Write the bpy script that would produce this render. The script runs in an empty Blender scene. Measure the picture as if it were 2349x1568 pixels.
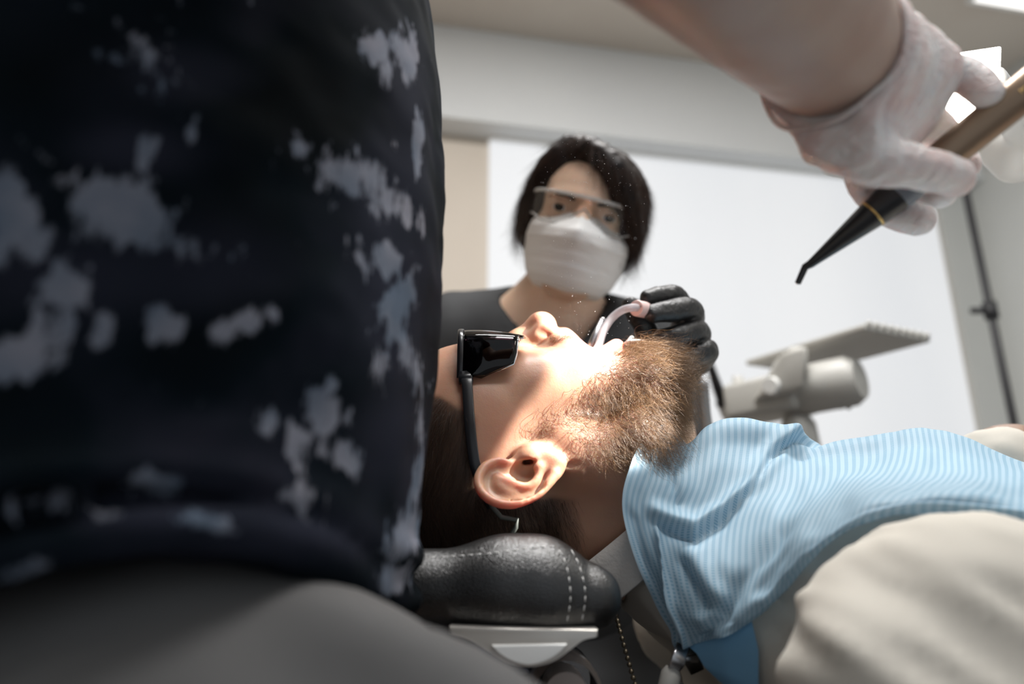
import bpy, bmesh, math, random
import numpy as np
from mathutils import Vector, Matrix, Euler

rng = np.random.default_rng(7)
random.seed(7)
SC = bpy.context.scene
COL = SC.collection

# ------------------------------------------------------------------ camera
PITCH = math.radians(16.3)
FPX = 1566.0                       # 24 mm lens on a 36 mm sensor, 2349 px wide
CZ = 0.70
cam_d = bpy.data.cameras.new('camera')
cam_d.lens = 24.0
cam_d.sensor_width = 36.0
cam_d.clip_start = 0.02
cam_d.dof.use_dof = True
cam_d.dof.focus_distance = 0.49
cam_d.dof.aperture_fstop = 3.0
cam = bpy.data.objects.new('camera', cam_d)
cam.location = (0, 0, CZ)
cam.rotation_euler = (math.pi / 2 + PITCH, 0, 0)
COL.objects.link(cam)
SC.camera = cam

# ------------------------------------------------------------------ world, daylight, exposure
SC.view_settings.view_transform = 'Standard'
SC.view_settings.look = 'None'
SC.view_settings.exposure = 0.0
SC.view_settings.gamma = 1.0
SC.view_settings.use_curve_mapping = False
try:
    SC.cycles.use_denoising = True
    SC.cycles.max_bounces = 10
    SC.cycles.transparent_max_bounces = 16
    SC.cycles.sample_clamp_indirect = 6.0
except Exception:
    pass
world = bpy.data.worlds.new('world')
SC.world = world
world.use_nodes = True
world.node_tree.nodes['Background'].inputs[0].default_value = (0.86, 0.93, 1.0, 1)
world.node_tree.nodes['Background'].inputs[1].default_value = 0.5


def area_light(name, loc, target, size, power, color=(1, 1, 1), sy=None):
    l = bpy.data.lights.new(name, 'AREA')
    l.energy = power
    l.color = color
    l.size = size
    if sy:
        l.shape = 'RECTANGLE'
        l.size_y = sy
    o = bpy.data.objects.new(name, l)
    o.location = loc
    d = Vector(target) - Vector(loc)
    o.rotation_euler = d.to_track_quat('-Z', 'Y').to_euler()
    COL.objects.link(o)
    return o


# two unseen fill lights added overhead (their panels are built with the room)
area_light('overhead_fill_light', (.35, .72, 2.60), (.35, .80, 0), 1.2, 54, (1.0, 0.985, 0.97), 0.5)
area_light('overhead_fill_light', (.55, -.35, 2.60), (.55, -.35, 0), 0.9, 24, (1.0, 0.985, 0.97), 0.4)
# the beam of the operating lamp comes with the lamp itself (see its builder)

# ------------------------------------------------------------------ helpers
CP, SP = math.cos(PITCH), math.sin(PITCH)


def W(px, py, d):
    """the point that stands d metres deep in front of the camera behind photo pixel (px, py)"""
    u = (px - 1174.5) / FPX * d
    v = (784.0 - py) / FPX * d
    return Vector((u, d * CP - v * SP, CZ + d * SP + v * CP))


def WY(px, py, y):
    """same, at world distance y"""
    v = (784.0 - py) / FPX
    return W(px, py, y / (CP - v * SP))


def tag(o, label=None, cat=None, group=None, kind=None):
    if label: o['label'] = label
    if cat: o['category'] = cat
    if group: o['group'] = group
    if kind: o['kind'] = kind
    return o


def empty(name, loc=(0, 0, 0), label=None, cat=None, group=None, rot=(0, 0, 0)):
    o = bpy.data.objects.new(name, None)
    o.empty_display_size = 0.05
    o.location = loc
    o.rotation_euler = rot
    COL.objects.link(o)
    return tag(o, label, cat, group)


def link(name, me, mat, parent=None, smooth=True):
    o = bpy.data.objects.new(name, me)
    COL.objects.link(o)
    if mat is not None:
        for m in (mat if isinstance(mat, (list, tuple)) else [mat]):
            me.materials.append(m)
    if smooth:
        me.polygons.foreach_set('use_smooth', [True] * len(me.polygons))
    if parent is not None:
        bpy.context.view_layer.update()
        o.parent = parent
        o.matrix_parent_inverse = parent_world(parent).inverted()
    return o


def parent_world(p):
    m = p.matrix_basis.copy()
    if p.parent is not None:
        m = parent_world(p.parent) @ p.matrix_parent_inverse @ m
    return m


def mesh_np(name, V, F):
    me = bpy.data.meshes.new(name)
    V = np.asarray(V, np.float32)
    F = np.asarray(F, np.int32)
    k = F.shape[1]
    me.vertices.add(len(V))
    me.vertices.foreach_set('co', V.ravel())
    me.loops.add(F.size)
    me.loops.foreach_set('vertex_index', F.ravel())
    me.polygons.add(len(F))
    me.polygons.foreach_set('loop_start', np.arange(0, F.size, k, dtype=np.int32))
    me.update(calc_edges=True)
    me.validate()
    return me


def set_attr(me, name, vals):
    a = me.attributes.new(name, 'FLOAT', 'POINT')
    a.data.foreach_set('value', np.asarray(vals, np.float32))


# ---- bmesh shapes, all in world coordinates
def bm_new():
    return bmesh.new()


def bm_box(bm, c, h, R=None, bev=0.0, seg=2):
    m = Matrix.Translation(Vector(c)) @ (R.to_4x4() if R is not None else Matrix.Identity(4)) @ Matrix.Diagonal((2 * h[0], 2 * h[1], 2 * h[2], 1))
    g = bmesh.ops.create_cube(bm, size=1.0, matrix=m)
    if bev > 0:
        es = {e for v in g['verts'] for e in v.link_edges}
        bmesh.ops.bevel(bm, geom=list(es), offset=bev, segments=seg, profile=0.5, affect='EDGES')


def frame_for(d):
    d = Vector(d).normalized()
    a = Vector((0, 0, 1)) if abs(d.z) < 0.9 else Vector((1, 0, 0))
    x = a.cross(d).normalized()
    return x, d.cross(x), d


def bm_tube(bm, pts, r, seg=16, cap=True, start=0.0):
    """a tube along pts; r is one radius or one per point"""
    pts = [Vector(p) for p in pts]
    n = len(pts)
    rs = [r] * n if not hasattr(r, '__len__') else list(r)
    rings = []
    x = None
    for i, p in enumerate(pts):
        d = (pts[min(i + 1, n - 1)] - pts[max(i - 1, 0)])
        if d.length < 1e-9:
            d = pts[min(i + 2, n - 1)] - pts[max(i - 2, 0)]
        d.normalize()
        if x is None:
            x, y, _ = frame_for(d)
        else:
            x = (x - d * x.dot(d)).normalized()
            y = d.cross(x)
        rings.append([bm.verts.new(p + (x * math.cos(a) + y * math.sin(a)) * rs[i]) for a in (start + 2 * math.pi * k / seg for k in range(seg))])
    for a, b in zip(rings, rings[1:]):
        for k in range(seg):
            bm.faces.new((a[k], a[(k + 1) % seg], b[(k + 1) % seg], b[k]))
    if cap:
        bm.faces.new(rings[0][::-1])
        bm.faces.new(rings[-1])


def bm_ball(bm, c, r, u=16, v=10):
    bmesh.ops.create_uvsphere(bm, u_segments=u, v_segments=v, radius=r, matrix=Matrix.Translation(Vector(c)))


def bm_prism(bm, pts2, depth, M, bev=0.0):
    """an outline in the XY plane extruded along Z by depth, then moved by M"""
    a = [bm.verts.new(M @ Vector((p[0], p[1], 0))) for p in pts2]
    b = [bm.verts.new(M @ Vector((p[0], p[1], depth))) for p in pts2]
    n = len(a)
    f1 = bm.faces.new(a[::-1])
    f2 = bm.faces.new(b)
    for k in range(n):
        bm.faces.new((a[k], a[(k + 1) % n], b[(k + 1) % n], b[k]))
    if bev > 0:
        es = set(f1.edges) | set(f2.edges)
        bmesh.ops.bevel(bm, geom=list(es), offset=bev, segments=3, profile=0.5, affect='EDGES')


def bm_obj(name, bm, mat, parent=None, smooth=True, auto=None):
    bmesh.ops.recalc_face_normals(bm, faces=bm.faces[:])
    me = bpy.data.meshes.new(name)
    bm.to_mesh(me)
    bm.free()
    o = link(name, me, mat, parent, smooth)
    if smooth and auto is not None:
        try:
            me.set_sharp_from_angle(angle=math.radians(auto))
        except Exception:
            pass
    return o


def catmull(pts, n=8):
    P = [Vector(p) for p in pts]
    P = [P[0] * 2 - P[1]] + P + [P[-1] * 2 - P[-2]]
    out = []
    for i in range(1, len(P) - 2):
        for k in range(n):
            t = k / n
            a, b, c, d = P[i - 1], P[i], P[i + 1], P[i + 2]
            out.append(0.5 * ((2 * b) + (c - a) * t + (2 * a - 5 * b + 4 * c - d) * t * t + (3 * b - a - 3 * c + d) * t ** 3))
    out.append(P[-2])
    return out


# ------------------------------------------------------------------ signed distance volumes and their surface
class Vol:
    """a rectilinear grid that holds a signed distance; smooth unions and cuts"""

    def __init__(s, xs, ys, zs):
        s.ax = [np.asarray(a, np.float32) for a in (xs, ys, zs)]
        s.d = np.full([len(a) for a in s.ax], 0.2, np.float32)

    def _box(s, lo, hi, m):
        sl = []
        for a, l, h in zip(s.ax, lo, hi):
            i, j = np.searchsorted(a, l - m), np.searchsorted(a, h + m)
            if j - i < 1:
                return None
            sl.append(slice(i, j))
        g = [s.ax[0][sl[0]][:, None, None], s.ax[1][sl[1]][None, :, None], s.ax[2][sl[2]][None, None, :]]
        return tuple(sl), g

    def _put(s, sl, e, k, op):
        d = s.d[sl]
        if op == '+':
            if k > 0:
                h = np.maximum(k - np.abs(d - e), 0) / k
                s.d[sl] = np.minimum(d, e) - h * h * k * 0.25
            else:
                s.d[sl] = np.minimum(d, e)
        elif op == '-':
            e = -e
            if k > 0:
                h = np.maximum(k - np.abs(d - e), 0) / k
                s.d[sl] = np.maximum(d, e) + h * h * k * 0.25
            else:
                s.d[sl] = np.maximum(d, e)

    def cap(s, a, b, ra, rb=None, k=0.0, op='+', m=0.012):
        rb = ra if rb is None else rb
        a = np.asarray(a, np.float32); b = np.asarray(b, np.float32)
        R = max(ra, rb)
        q = s._box(np.minimum(a, b) - R, np.maximum(a, b) + R, m + k)
        if q is None: return
        sl, g = q
        ba = b - a
        L = float(ba @ ba) + 1e-12
        p = [g[i] - a[i] for i in range(3)]
        h = np.clip((p[0] * ba[0] + p[1] * ba[1] + p[2] * ba[2]) / L, 0, 1)
        e = np.sqrt((p[0] - ba[0] * h) ** 2 + (p[1] - ba[1] * h) ** 2 + (p[2] - ba[2] * h) ** 2) - (ra + (rb - ra) * h)
        s._put(sl, e, k, op)

    def chain(s, pts, rs, k=0.0, op='+', m=0.012, n=0):
        """one tube through all the points; n > 0 rounds its bends"""
        if not hasattr(rs, '__len__'):
            rs = [rs] * len(pts)
        if n:
            q = catmull([Vector(p) for p in pts], n)
            rs = np.interp(np.linspace(0, len(pts) - 1, len(q)), np.arange(len(pts)), rs)
            pts = q
        P = np.array([list(p) for p in pts], np.float32)
        R = float(max(rs))
        w = s._box(P.min(0) - R, P.max(0) + R, m + k)
        if w is None: return
        sl, g = w
        e = None
        for i in range(len(P) - 1):
            a, ba = P[i], P[i + 1] - P[i]
            L = float(ba @ ba) + 1e-12
            p = [g[q] - a[q] for q in range(3)]
            h = np.clip((p[0] * ba[0] + p[1] * ba[1] + p[2] * ba[2]) / L, 0, 1)
            f = np.sqrt((p[0] - ba[0] * h) ** 2 + (p[1] - ba[1] * h) ** 2 + (p[2] - ba[2] * h) ** 2) - (rs[i] + (rs[i + 1] - rs[i]) * h)
            e = f if e is None else np.minimum(e, f)
        s._put(sl, e, k, op)

    def ell(s, c, r, k=0.0, op='+', R=None, m=0.012):
        c = np.asarray(c, np.float32); r = np.asarray(r, np.float32)
        ext = r if R is None else np.full(3, r.max())
        q = s._box(c - ext, c + ext, m + k)
        if q is None: return
        sl, g = q
        p = [g[i] - c[i] for i in range(3)]
        if R is not None:
            A = np.asarray(R, np.float32).T      # world -> local
            p = [A[i, 0] * p[0] + A[i, 1] * p[1] + A[i, 2] * p[2] for i in range(3)]
        k0 = np.sqrt((p[0] / r[0]) ** 2 + (p[1] / r[1]) ** 2 + (p[2] / r[2]) ** 2)
        k1 = np.sqrt((p[0] / r[0] ** 2) ** 2 + (p[1] / r[1] ** 2) ** 2 + (p[2] / r[2] ** 2) ** 2) + 1e-9
        e = k0 * (k0 - 1) / k1
        s._put(sl, e, k, op)

    def box(s, c, h, rnd=0.0, k=0.0, op='+', R=None, m=0.012):
        c = np.asarray(c, np.float32); h = np.asarray(h, np.float32)
        ext = h if R is None else np.full(3, float(np.linalg.norm(h)))
        q = s._box(c - ext, c + ext, m + k)
        if q is None: return
        sl, g = q
        p = [g[i] - c[i] for i in range(3)]
        if R is not None:
            A = np.asarray(R, np.float32).T
            p = [A[i, 0] * p[0] + A[i, 1] * p[1] + A[i, 2] * p[2] for i in range(3)]
        qd = [np.abs(p[i]) - (h[i] - rnd) for i in range(3)]
        e = np.sqrt(np.maximum(qd[0], 0) ** 2 + np.maximum(qd[1], 0) ** 2 + np.maximum(qd[2], 0) ** 2) + np.minimum(np.maximum(np.maximum(qd[0], qd[1]), qd[2]), 0) - rnd
        s._put(sl, e, k, op)

    def half(s, n, o):
        """keep the side of the plane through o that n points away from"""
        n = np.asarray(n, np.float32)
        e = (s.ax[0][:, None, None] - o[0]) * n[0] + (s.ax[1][None, :, None] - o[1]) * n[1] + (s.ax[2][None, None, :] - o[2]) * n[2]
        s.d = np.maximum(s.d, e)

    def add(s, f):
        """s.d += f(x, y, z) with open grids"""
        s.d = s.d + f(s.ax[0][:, None, None], s.ax[1][None, :, None], s.ax[2][None, None, :]).astype(np.float32)

    def surface(s, smooth=2):
        d = s.d
        d = np.pad(d, 1, constant_values=0.2)
        ax = [np.concatenate(([2 * a[0] - a[1]], a, [2 * a[-1] - a[-2]])) for a in s.ax]
        ins = d < 0
        nx, ny, nz = d.shape
        cnt = np.zeros((nx - 1, ny - 1, nz - 1), np.int8)
        for i in (0, 1):
            for j in (0, 1):
                for k in (0, 1):
                    cnt += ins[i:nx - 1 + i, j:ny - 1 + j, k:nz - 1 + k]
        act = (cnt > 0) & (cnt < 8)
        C = np.argwhere(act)
        idx = np.full(act.shape, -1, np.int32)
        idx[act] = np.arange(len(C))
        pos = np.zeros((len(C), 3)); num = np.zeros(len(C))
        cor = [(i, j, k) for i in (0, 1) for j in (0, 1) for k in (0, 1)]
        for A in cor:
            for axis in range(3):
                if A[axis] == 0:
                    B = list(A); B[axis] = 1
                    ia = C + A; ib = C + B
                    va = d[ia[:, 0], ia[:, 1], ia[:, 2]]; vb = d[ib[:, 0], ib[:, 1], ib[:, 2]]
                    m = (va < 0) != (vb < 0)
                    t = va[m] / (va[m] - vb[m])
                    for q in range(3):
                        pa = ax[q][ia[m, q]]; pb = ax[q][ib[m, q]]
                        pos[m, q] += pa + (pb - pa) * t
                    num[m] += 1
        pos /= num[:, None]
        quads = []
        for axis in range(3):
            o = [a for a in range(3) if a != axis]
            sl0 = [slice(1, -1)] * 3; sl1 = [slice(1, -1)] * 3
            sl0[axis] = slice(0, -1); sl1[axis] = slice(1, None)
            m = ins[tuple(sl0)] != ins[tuple(sl1)]
            E = np.argwhere(m)
            base = E.copy()
            for q in o: base[:, q] += 1
            flip = ins[tuple(base.T)]
            def cell(da, db):
                c = base.copy(); c[:, o[0]] += da; c[:, o[1]] += db
                return idx[tuple(c.T)]
            q4 = np.stack([cell(-1, -1), cell(0, -1), cell(0, 0), cell(-1, 0)], 1)
            if axis == 1: flip = ~flip
            q4[~flip] = q4[~flip][:, ::-1]
            quads.append(q4)
        F = np.concatenate(quads)
        F = F[(F >= 0).all(1)]
        if smooth:
            pos = relax(pos, F, smooth)
        return pos, F


def relax(P, F, it=2, lam=0.5, mu=-0.52):
    e = np.concatenate([F[:, [0, 1]], F[:, [1, 2]], F[:, [2, 3]], F[:, [3, 0]]])
    e = np.concatenate([e, e[:, ::-1]])
    n = len(P)
    deg = np.bincount(e[:, 0], minlength=n).astype(float)
    deg[deg == 0] = 1
    for i in range(it):
        for w in (lam, mu):
            Q = np.stack([np.bincount(e[:, 0], weights=P[e[:, 1], q], minlength=n) for q in range(3)], 1) / deg[:, None]
            P = P + (Q - P) * w
    return P


def normals(P, F):
    a = P[F[:, 2]] - P[F[:, 0]]; b = P[F[:, 3]] - P[F[:, 1]]
    n = np.cross(a, b)
    N = np.zeros_like(P)
    for k in range(4):
        for q in range(3):
            N[:, q] += np.bincount(F[:, k], weights=n[:, q], minlength=len(P))
    return N / (np.linalg.norm(N, axis=1, keepdims=True) + 1e-12)


def axis(*runs):
    """axis((a, b, step), (b, c, step2)...) -> grid positions"""
    out = []
    for a, b, st in runs:
        n = max(1, int(round((b - a) / st)))
        out.append(np.linspace(a, b, n, endpoint=False))
    out.append([runs[-1][1]])
    return np.concatenate(out)


def noise3(P, f, seed=0, oct=3):
    """smooth value noise of points P (N,3), about -1..1"""
    r = np.random.default_rng(seed)
    T = r.random((32, 32, 32)).astype(np.float32) * 2 - 1
    tot = np.zeros(len(P)); amp = 1.0
    for o in range(oct):
        Q = P * f + 11.3 * o + 100
        i = np.floor(Q).astype(int); t = Q - i
        t = t * t * (3 - 2 * t)
        v = 0
        for a in (0, 1):
            for b in (0, 1):
                for c in (0, 1):
                    w = (t[:, 0] if a else 1 - t[:, 0]) * (t[:, 1] if b else 1 - t[:, 1]) * (t[:, 2] if c else 1 - t[:, 2])
                    v = v + w * T[(i[:, 0] + a) % 32, (i[:, 1] + b) % 32, (i[:, 2] + c) % 32]
        tot += v * amp
        amp *= 0.5; f *= 2.1
    return tot


def strands(name, roots, dirs, lens, mat, parent, npts=9, r0=0.00006, flow=None, bend=0.6, curl=0.15, turns=2.0, rough=0.1, seed=1):
    """loose hair: one thick curve per root, leaving along dirs and bending to flow with a curl"""
    g = np.random.default_rng(seed)
    n = len(roots)
    roots = np.asarray(roots); d = np.asarray(dirs); L = np.asarray(lens)[:, None]
    fl = d if flow is None else np.asarray(flow)
    if fl.ndim == 1: fl = np.repeat(fl[None], n, 0)
    jit = g.normal(size=(n, 3)) * rough
    a = np.cross(d, g.normal(size=(n, 3))); a /= np.linalg.norm(a, axis=1, keepdims=True) + 1e-9
    b = np.cross(d, a)
    ph = g.random((n, 1)) * 6.283
    tn = turns * (0.5 + g.random((n, 1)))
    am = curl * (0.4 + g.random((n, 1))) * L
    P = np.zeros((n, npts, 3))
    p = roots.copy()
    for i in range(npts):
        t = i / (npts - 1)
        w = min(1.0, bend * (0.25 + 1.5 * t))
        dd = d * (1 - w) + fl * w + jit
        dd /= np.linalg.norm(dd, axis=1, keepdims=True) + 1e-9
        if i > 0:
            p = p + dd * L / (npts - 1)
        ang = ph + tn * 6.283 * t
        off = (a * (np.cos(ang) - np.cos(ph)) + b * (np.sin(ang) - np.sin(ph))) * am * min(1, t * 2.5)
        P[:, i] = p + off
    cu = bpy.data.hair_curves.new(name)
    cu.add_curves([npts] * n)
    cu.attributes['position'].data.foreach_set('vector', P.astype(np.float32).ravel())
    ra = cu.attributes.get('radius') or cu.attributes.new('radius', 'FLOAT', 'POINT')
    prof = np.linspace(1, 0.25, npts)
    ra.data.foreach_set('value', (np.repeat(prof[None], n, 0) * r0 * (0.7 + 0.6 * g.random((n, 1)))).astype(np.float32).ravel())
    cu.materials.append(mat)
    o = bpy.data.objects.new(name, cu)
    COL.objects.link(o)
    if parent is not None:
        o.parent = parent
        o.matrix_parent_inverse = parent_world(parent).inverted()
    return o
# ------------------------------------------------------------------ materials
def mat(name, col, rough=0.5, metal=0.0, **kw):
    m = bpy.data.materials.new(name)
    m.use_nodes = True
    b = m.node_tree.nodes['Principled BSDF']
    b.inputs['Base Color'].default_value = (*col, 1)
    b.inputs['Roughness'].default_value = rough
    b.inputs['Metallic'].default_value = metal
    for k, v in kw.items():
        b.inputs[k.replace('_', ' ')].default_value = v
    return m


def nd(m, t, **kw):
    n = m.node_tree.nodes.new(t)
    for k, v in kw.items():
        setattr(n, k, v)
    return n


def lk(m, a, b):
    m.node_tree.links.new(a, b)


def bsdf(m):
    return m.node_tree.nodes['Principled BSDF']


def texco(m, scale=None, out='Object'):
    t = nd(m, 'ShaderNodeTexCoord')
    if scale is None:
        return t.outputs[out]
    mp = nd(m, 'ShaderNodeMapping')
    mp.inputs['Scale'].default_value = scale
    lk(m, t.outputs[out], mp.inputs['Vector'])
    return mp.outputs[0]


def noise(m, vec, scale, detail=3, rough=0.5, dist=0.0):
    n = nd(m, 'ShaderNodeTexNoise')
    n.inputs['Scale'].default_value = scale
    n.inputs['Detail'].default_value = detail
    n.inputs['Roughness'].default_value = rough
    n.inputs['Distortion'].default_value = dist
    if vec is not None: lk(m, vec, n.inputs['Vector'])
    return n.outputs['Fac']


def ramp(m, fac, stops):
    r = nd(m, 'ShaderNodeValToRGB')
    e = r.color_ramp.elements
    while len(e) < len(stops): e.new(0.5)
    for q, (p, c) in zip(e, stops):
        q.position = p
        q.color = (*c, 1) if len(c) == 3 else c
    lk(m, fac, r.inputs[0])
    return r.outputs[0]


def mix(m, fac, a, b, mode='MIX'):
    n = nd(m, 'ShaderNodeMix', data_type='RGBA', blend_type=mode)
    for s, v in ((0, fac), (6, a), (7, b)):
        if isinstance(v, (int, float)): n.inputs[s].default_value = v
        elif isinstance(v, tuple): n.inputs[s].default_value = (*v, 1)
        else: lk(m, v, n.inputs[s])
    return n.outputs[2]


def math_n(m, op, a, b=0.0, clamp=False):
    n = nd(m, 'ShaderNodeMath', operation=op, use_clamp=clamp)
    for s, v in ((0, a), (1, b)):
        if isinstance(v, (int, float)): n.inputs[s].default_value = v
        else: lk(m, v, n.inputs[s])
    return n.outputs[0]


def attr(m, name):
    n = nd(m, 'ShaderNodeAttribute')
    n.attribute_name = name
    return n.outputs['Fac']


def bump(m, h, strength=0.3, dist=0.001, base=None):
    n = nd(m, 'ShaderNodeBump')
    n.inputs['Strength'].default_value = strength
    n.inputs['Distance'].default_value = dist
    lk(m, h, n.inputs['Height'])
    lk(m, n.outputs[0], bsdf(m).inputs['Normal'])
    return n


def skin(name, base, warm, lips=(0.5, 0.2, 0.17), sss=0.25, scale=0.006, rough=0.42):
    m = mat(name, base, rough)
    b = bsdf(m)
    v = texco(m)
    n1 = noise(m, v, 28, 4)
    c = mix(m, ramp(m, n1, [(0.35, (0, 0, 0)), (0.7, (1, 1, 1))]), base, warm)
    c = mix(m, attr(m, 'lip'), c, lips)
    lk(m, c, b.inputs['Base Color'])
    b.inputs['Subsurface Weight'].default_value = sss
    b.inputs['Subsurface Radius'].default_value = (1.0, 0.35, 0.18)
    b.inputs['Subsurface Scale'].default_value = scale
    b.inputs['Specular IOR Level'].default_value = 0.4
    h = math_n(m, 'ADD', noise(m, v, 900, 2), math_n(m, 'MULTIPLY', noise(m, v, 220, 3), 1.5))
    bump(m, h, 0.18, 0.0004)
    return m


def hairmat(name, a, b, rough=0.38):
    m = bpy.data.materials.new(name)
    m.use_nodes = True
    nt = m.node_tree
    bs = bsdf(m)
    hi = nd(m, 'ShaderNodeHairInfo')
    lk(m, ramp(m, hi.outputs['Random'], [(0.0, a), (1.0, b)]), bs.inputs['Base Color'])
    bs.inputs['Roughness'].default_value = rough
    bs.inputs['Specular IOR Level'].default_value = 0.5
    return m


M = {}
M['skin_patient'] = skin('patient_skin', (0.45, 0.25, 0.165), (0.39, 0.195, 0.125), sss=0.5, scale=0.018)
bsdf(M['skin_patient']).inputs['Subsurface Radius'].default_value = (1.0, 0.17, 0.05)
M['skin_assistant'] = skin('assistant_skin', (0.78, 0.56, 0.42), (0.72, 0.48, 0.34))
M['skin_dentist'] = skin('dentist_skin', (0.46, 0.34, 0.28), (0.41, 0.27, 0.215))
M['beard'] = hairmat('beard_hair', (0.065, 0.030, 0.011), (0.25, 0.135, 0.054))
M['hair_dark'] = hairmat('dark_brown_hair', (0.012, 0.006, 0.004), (0.040, 0.021, 0.012), .5)
bsdf(M['hair_dark']).inputs['Specular IOR Level'].default_value = 0.2
M['hair_black'] = hairmat('black_hair', (0.010, 0.007, 0.006), (0.03, 0.017, 0.011), 0.3)
M['teeth'] = mat('enamel', (0.82, 0.78, 0.68), 0.25, Subsurface_Weight=0.2)
M['tongue'] = mat('tongue', (0.5, 0.17, 0.16), 0.35)
M['black_plastic'] = mat('black_plastic', (0.012, 0.012, 0.014), 0.28)
M['dark_plastic'] = mat('dark_matte_plastic', (0.02, 0.02, 0.022), 0.5)
M['white_plastic'] = mat('white_plastic', (0.80, 0.80, 0.78), 0.35)
M['grey_plastic'] = mat('warm_grey_plastic', (0.44, 0.43, 0.40), 0.45)
M['chrome'] = mat('chrome', (0.72, 0.72, 0.74), 0.12, 1.0)
M['steel'] = mat('brushed_steel', (0.5, 0.5, 0.52), 0.3, 1.0)
M['gold'] = mat('gold', (0.72, 0.48, 0.18), 0.3, 1.0)
M['eye_white'] = mat('eye_white', (0.78, 0.75, 0.72), 0.2)
M['iris'] = mat('brown_iris', (0.02, 0.012, 0.008), 0.1)


def make_leather():
    m = mat('black_leather', (0.006, 0.0055, 0.0055), 0.34)
    v = texco(m)
    vo = nd(m, 'ShaderNodeTexVoronoi', feature='DISTANCE_TO_EDGE')
    vo.inputs['Scale'].default_value = 700
    lk(m, v, vo.inputs['Vector'])
    h = math_n(m, 'MINIMUM', vo.outputs['Distance'], 0.25)
    bump(m, h, 0.45, 0.0010)
    bsdf(m).inputs['Specular IOR Level'].default_value = 0.9
    return m


M['leather'] = make_leather()


def make_scrubs():
    """navy scrubs with a pale brushed print; the print's field is an attribute of the cloth"""
    m = mat('printed_scrubs', (0.01, 0.014, 0.022), 0.9, Specular_IOR_Level=0.06)
    v = texco(m)
    f = attr(m, 'print')
    n1 = noise(m, v, 55, 5, 0.6, 0.6)
    n2 = noise(m, texco(m, (1, 1, 0.35)), 210, 3, 0.6)
    s = math_n(m, 'ADD', f, math_n(m, 'MULTIPLY', math_n(m, 'SUBTRACT', n1, 0.5), 1.6))
    s = math_n(m, 'ADD', s, math_n(m, 'MULTIPLY', math_n(m, 'SUBTRACT', n2, 0.5), 1.5))
    pale = ramp(m, s, [(0.50, (0, 0, 0)), (0.72, (1, 1, 1))])
    n3 = noise(m, v, 14, 3, 0.5)
    base = ramp(m, n3, [(0.30, (0.001, 0.0025, 0.0035)), (0.50, (0.0025, 0.0055, 0.0085)), (0.62, (0.010, 0.012, 0.019)), (0.80, (0.019, 0.018, 0.028))])
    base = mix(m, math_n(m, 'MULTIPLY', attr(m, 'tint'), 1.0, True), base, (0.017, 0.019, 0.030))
    pc = ramp(m, noise(m, v, 30, 3), [(0.35, (0.09, 0.115, 0.155)), (0.7, (0.22, 0.22, 0.255))])
    lk(m, mix(m, pale, base, pc), bsdf(m).inputs['Base Color'])
    w = noise(m, texco(m, (1, 1, 1)), 1800, 1)
    bump(m, w, 0.15, 0.0004)
    return m


M['scrubs'] = make_scrubs()


def make_fabric(name, col, rough=0.85, scale=1500, k=0.2, folds=0.0):
    m = mat(name, col, rough)
    v = texco(m)
    n = noise(m, v, scale, 1)
    h = n
    if folds:
        h = math_n(m, 'ADD', math_n(m, 'MULTIPLY', n, 0.05), math_n(m, 'MULTIPLY', noise(m, v, folds, 3, 0.5, 0.8), 1.0))
        bump(m, h, 0.6, 0.006)
    else:
        bump(m, h, k, 0.0004)
    n2 = noise(m, v, 9, 3)
    lk(m, mix(m, n2, tuple(c * 0.9 for c in col), tuple(min(1, c * 1.08) for c in col)), bsdf(m).inputs['Base Color'])
    return m


M['trousers'] = make_fabric('grey_trousers', (0.092, 0.09, 0.09))
M['black_cloth'] = make_fabric('black_scrub_cloth', (0.018, 0.019, 0.021))
M['shirt'] = make_fabric('cream_shirt', (0.52, 0.49, 0.435))
M['mask'] = make_fabric('white_mask_cloth', (0.88, 0.87, 0.86))


def make_bib():
    """pale blue paper bib: bands of pressed lines, in the sheet's own coordinates"""
    m = mat('blue_bib', (0.42, 0.62, 0.78), 0.65)
    uv = nd(m, 'ShaderNodeUVMap')
    sp = nd(m, 'ShaderNodeSeparateXYZ')
    lk(m, uv.outputs[0], sp.inputs[0])
    u, v = sp.outputs[0], sp.outputs[1]
    def wave(x, f):
        return math_n(m, 'FRACT', math_n(m, 'MULTIPLY', x, f), 0)
    band = math_n(m, 'GREATER_THAN', wave(u, 1 / 0.0044), 0.52)
    line = math_n(m, 'GREATER_THAN', wave(v, 1 / 0.00135), 0.45)
    pat = math_n(m, 'MULTIPLY', band, math_n(m, 'ADD', math_n(m, 'MULTIPLY', line, 0.75), 0.25))
    c = mix(m, pat, (0.40, 0.545, 0.65), (0.215, 0.385, 0.52))
    lk(m, c, bsdf(m).inputs['Base Color'])
    bump(m, math_n(m, 'SUBTRACT', 1.0, pat), 0.25, 0.0004)
    # thin paper lets some light through
    nt = m.node_tree
    tr = nd(m, 'ShaderNodeBsdfTranslucent')
    lk(m, c, tr.inputs[0])
    mx = nd(m, 'ShaderNodeMixShader')
    mx.inputs[0].default_value = 0.25
    lk(m, bsdf(m).outputs[0], mx.inputs[1]); lk(m, tr.outputs[0], mx.inputs[2])
    lk(m, mx.outputs[0], nt.nodes['Material Output'].inputs[0])
    return m


M['bib'] = make_bib()


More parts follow.
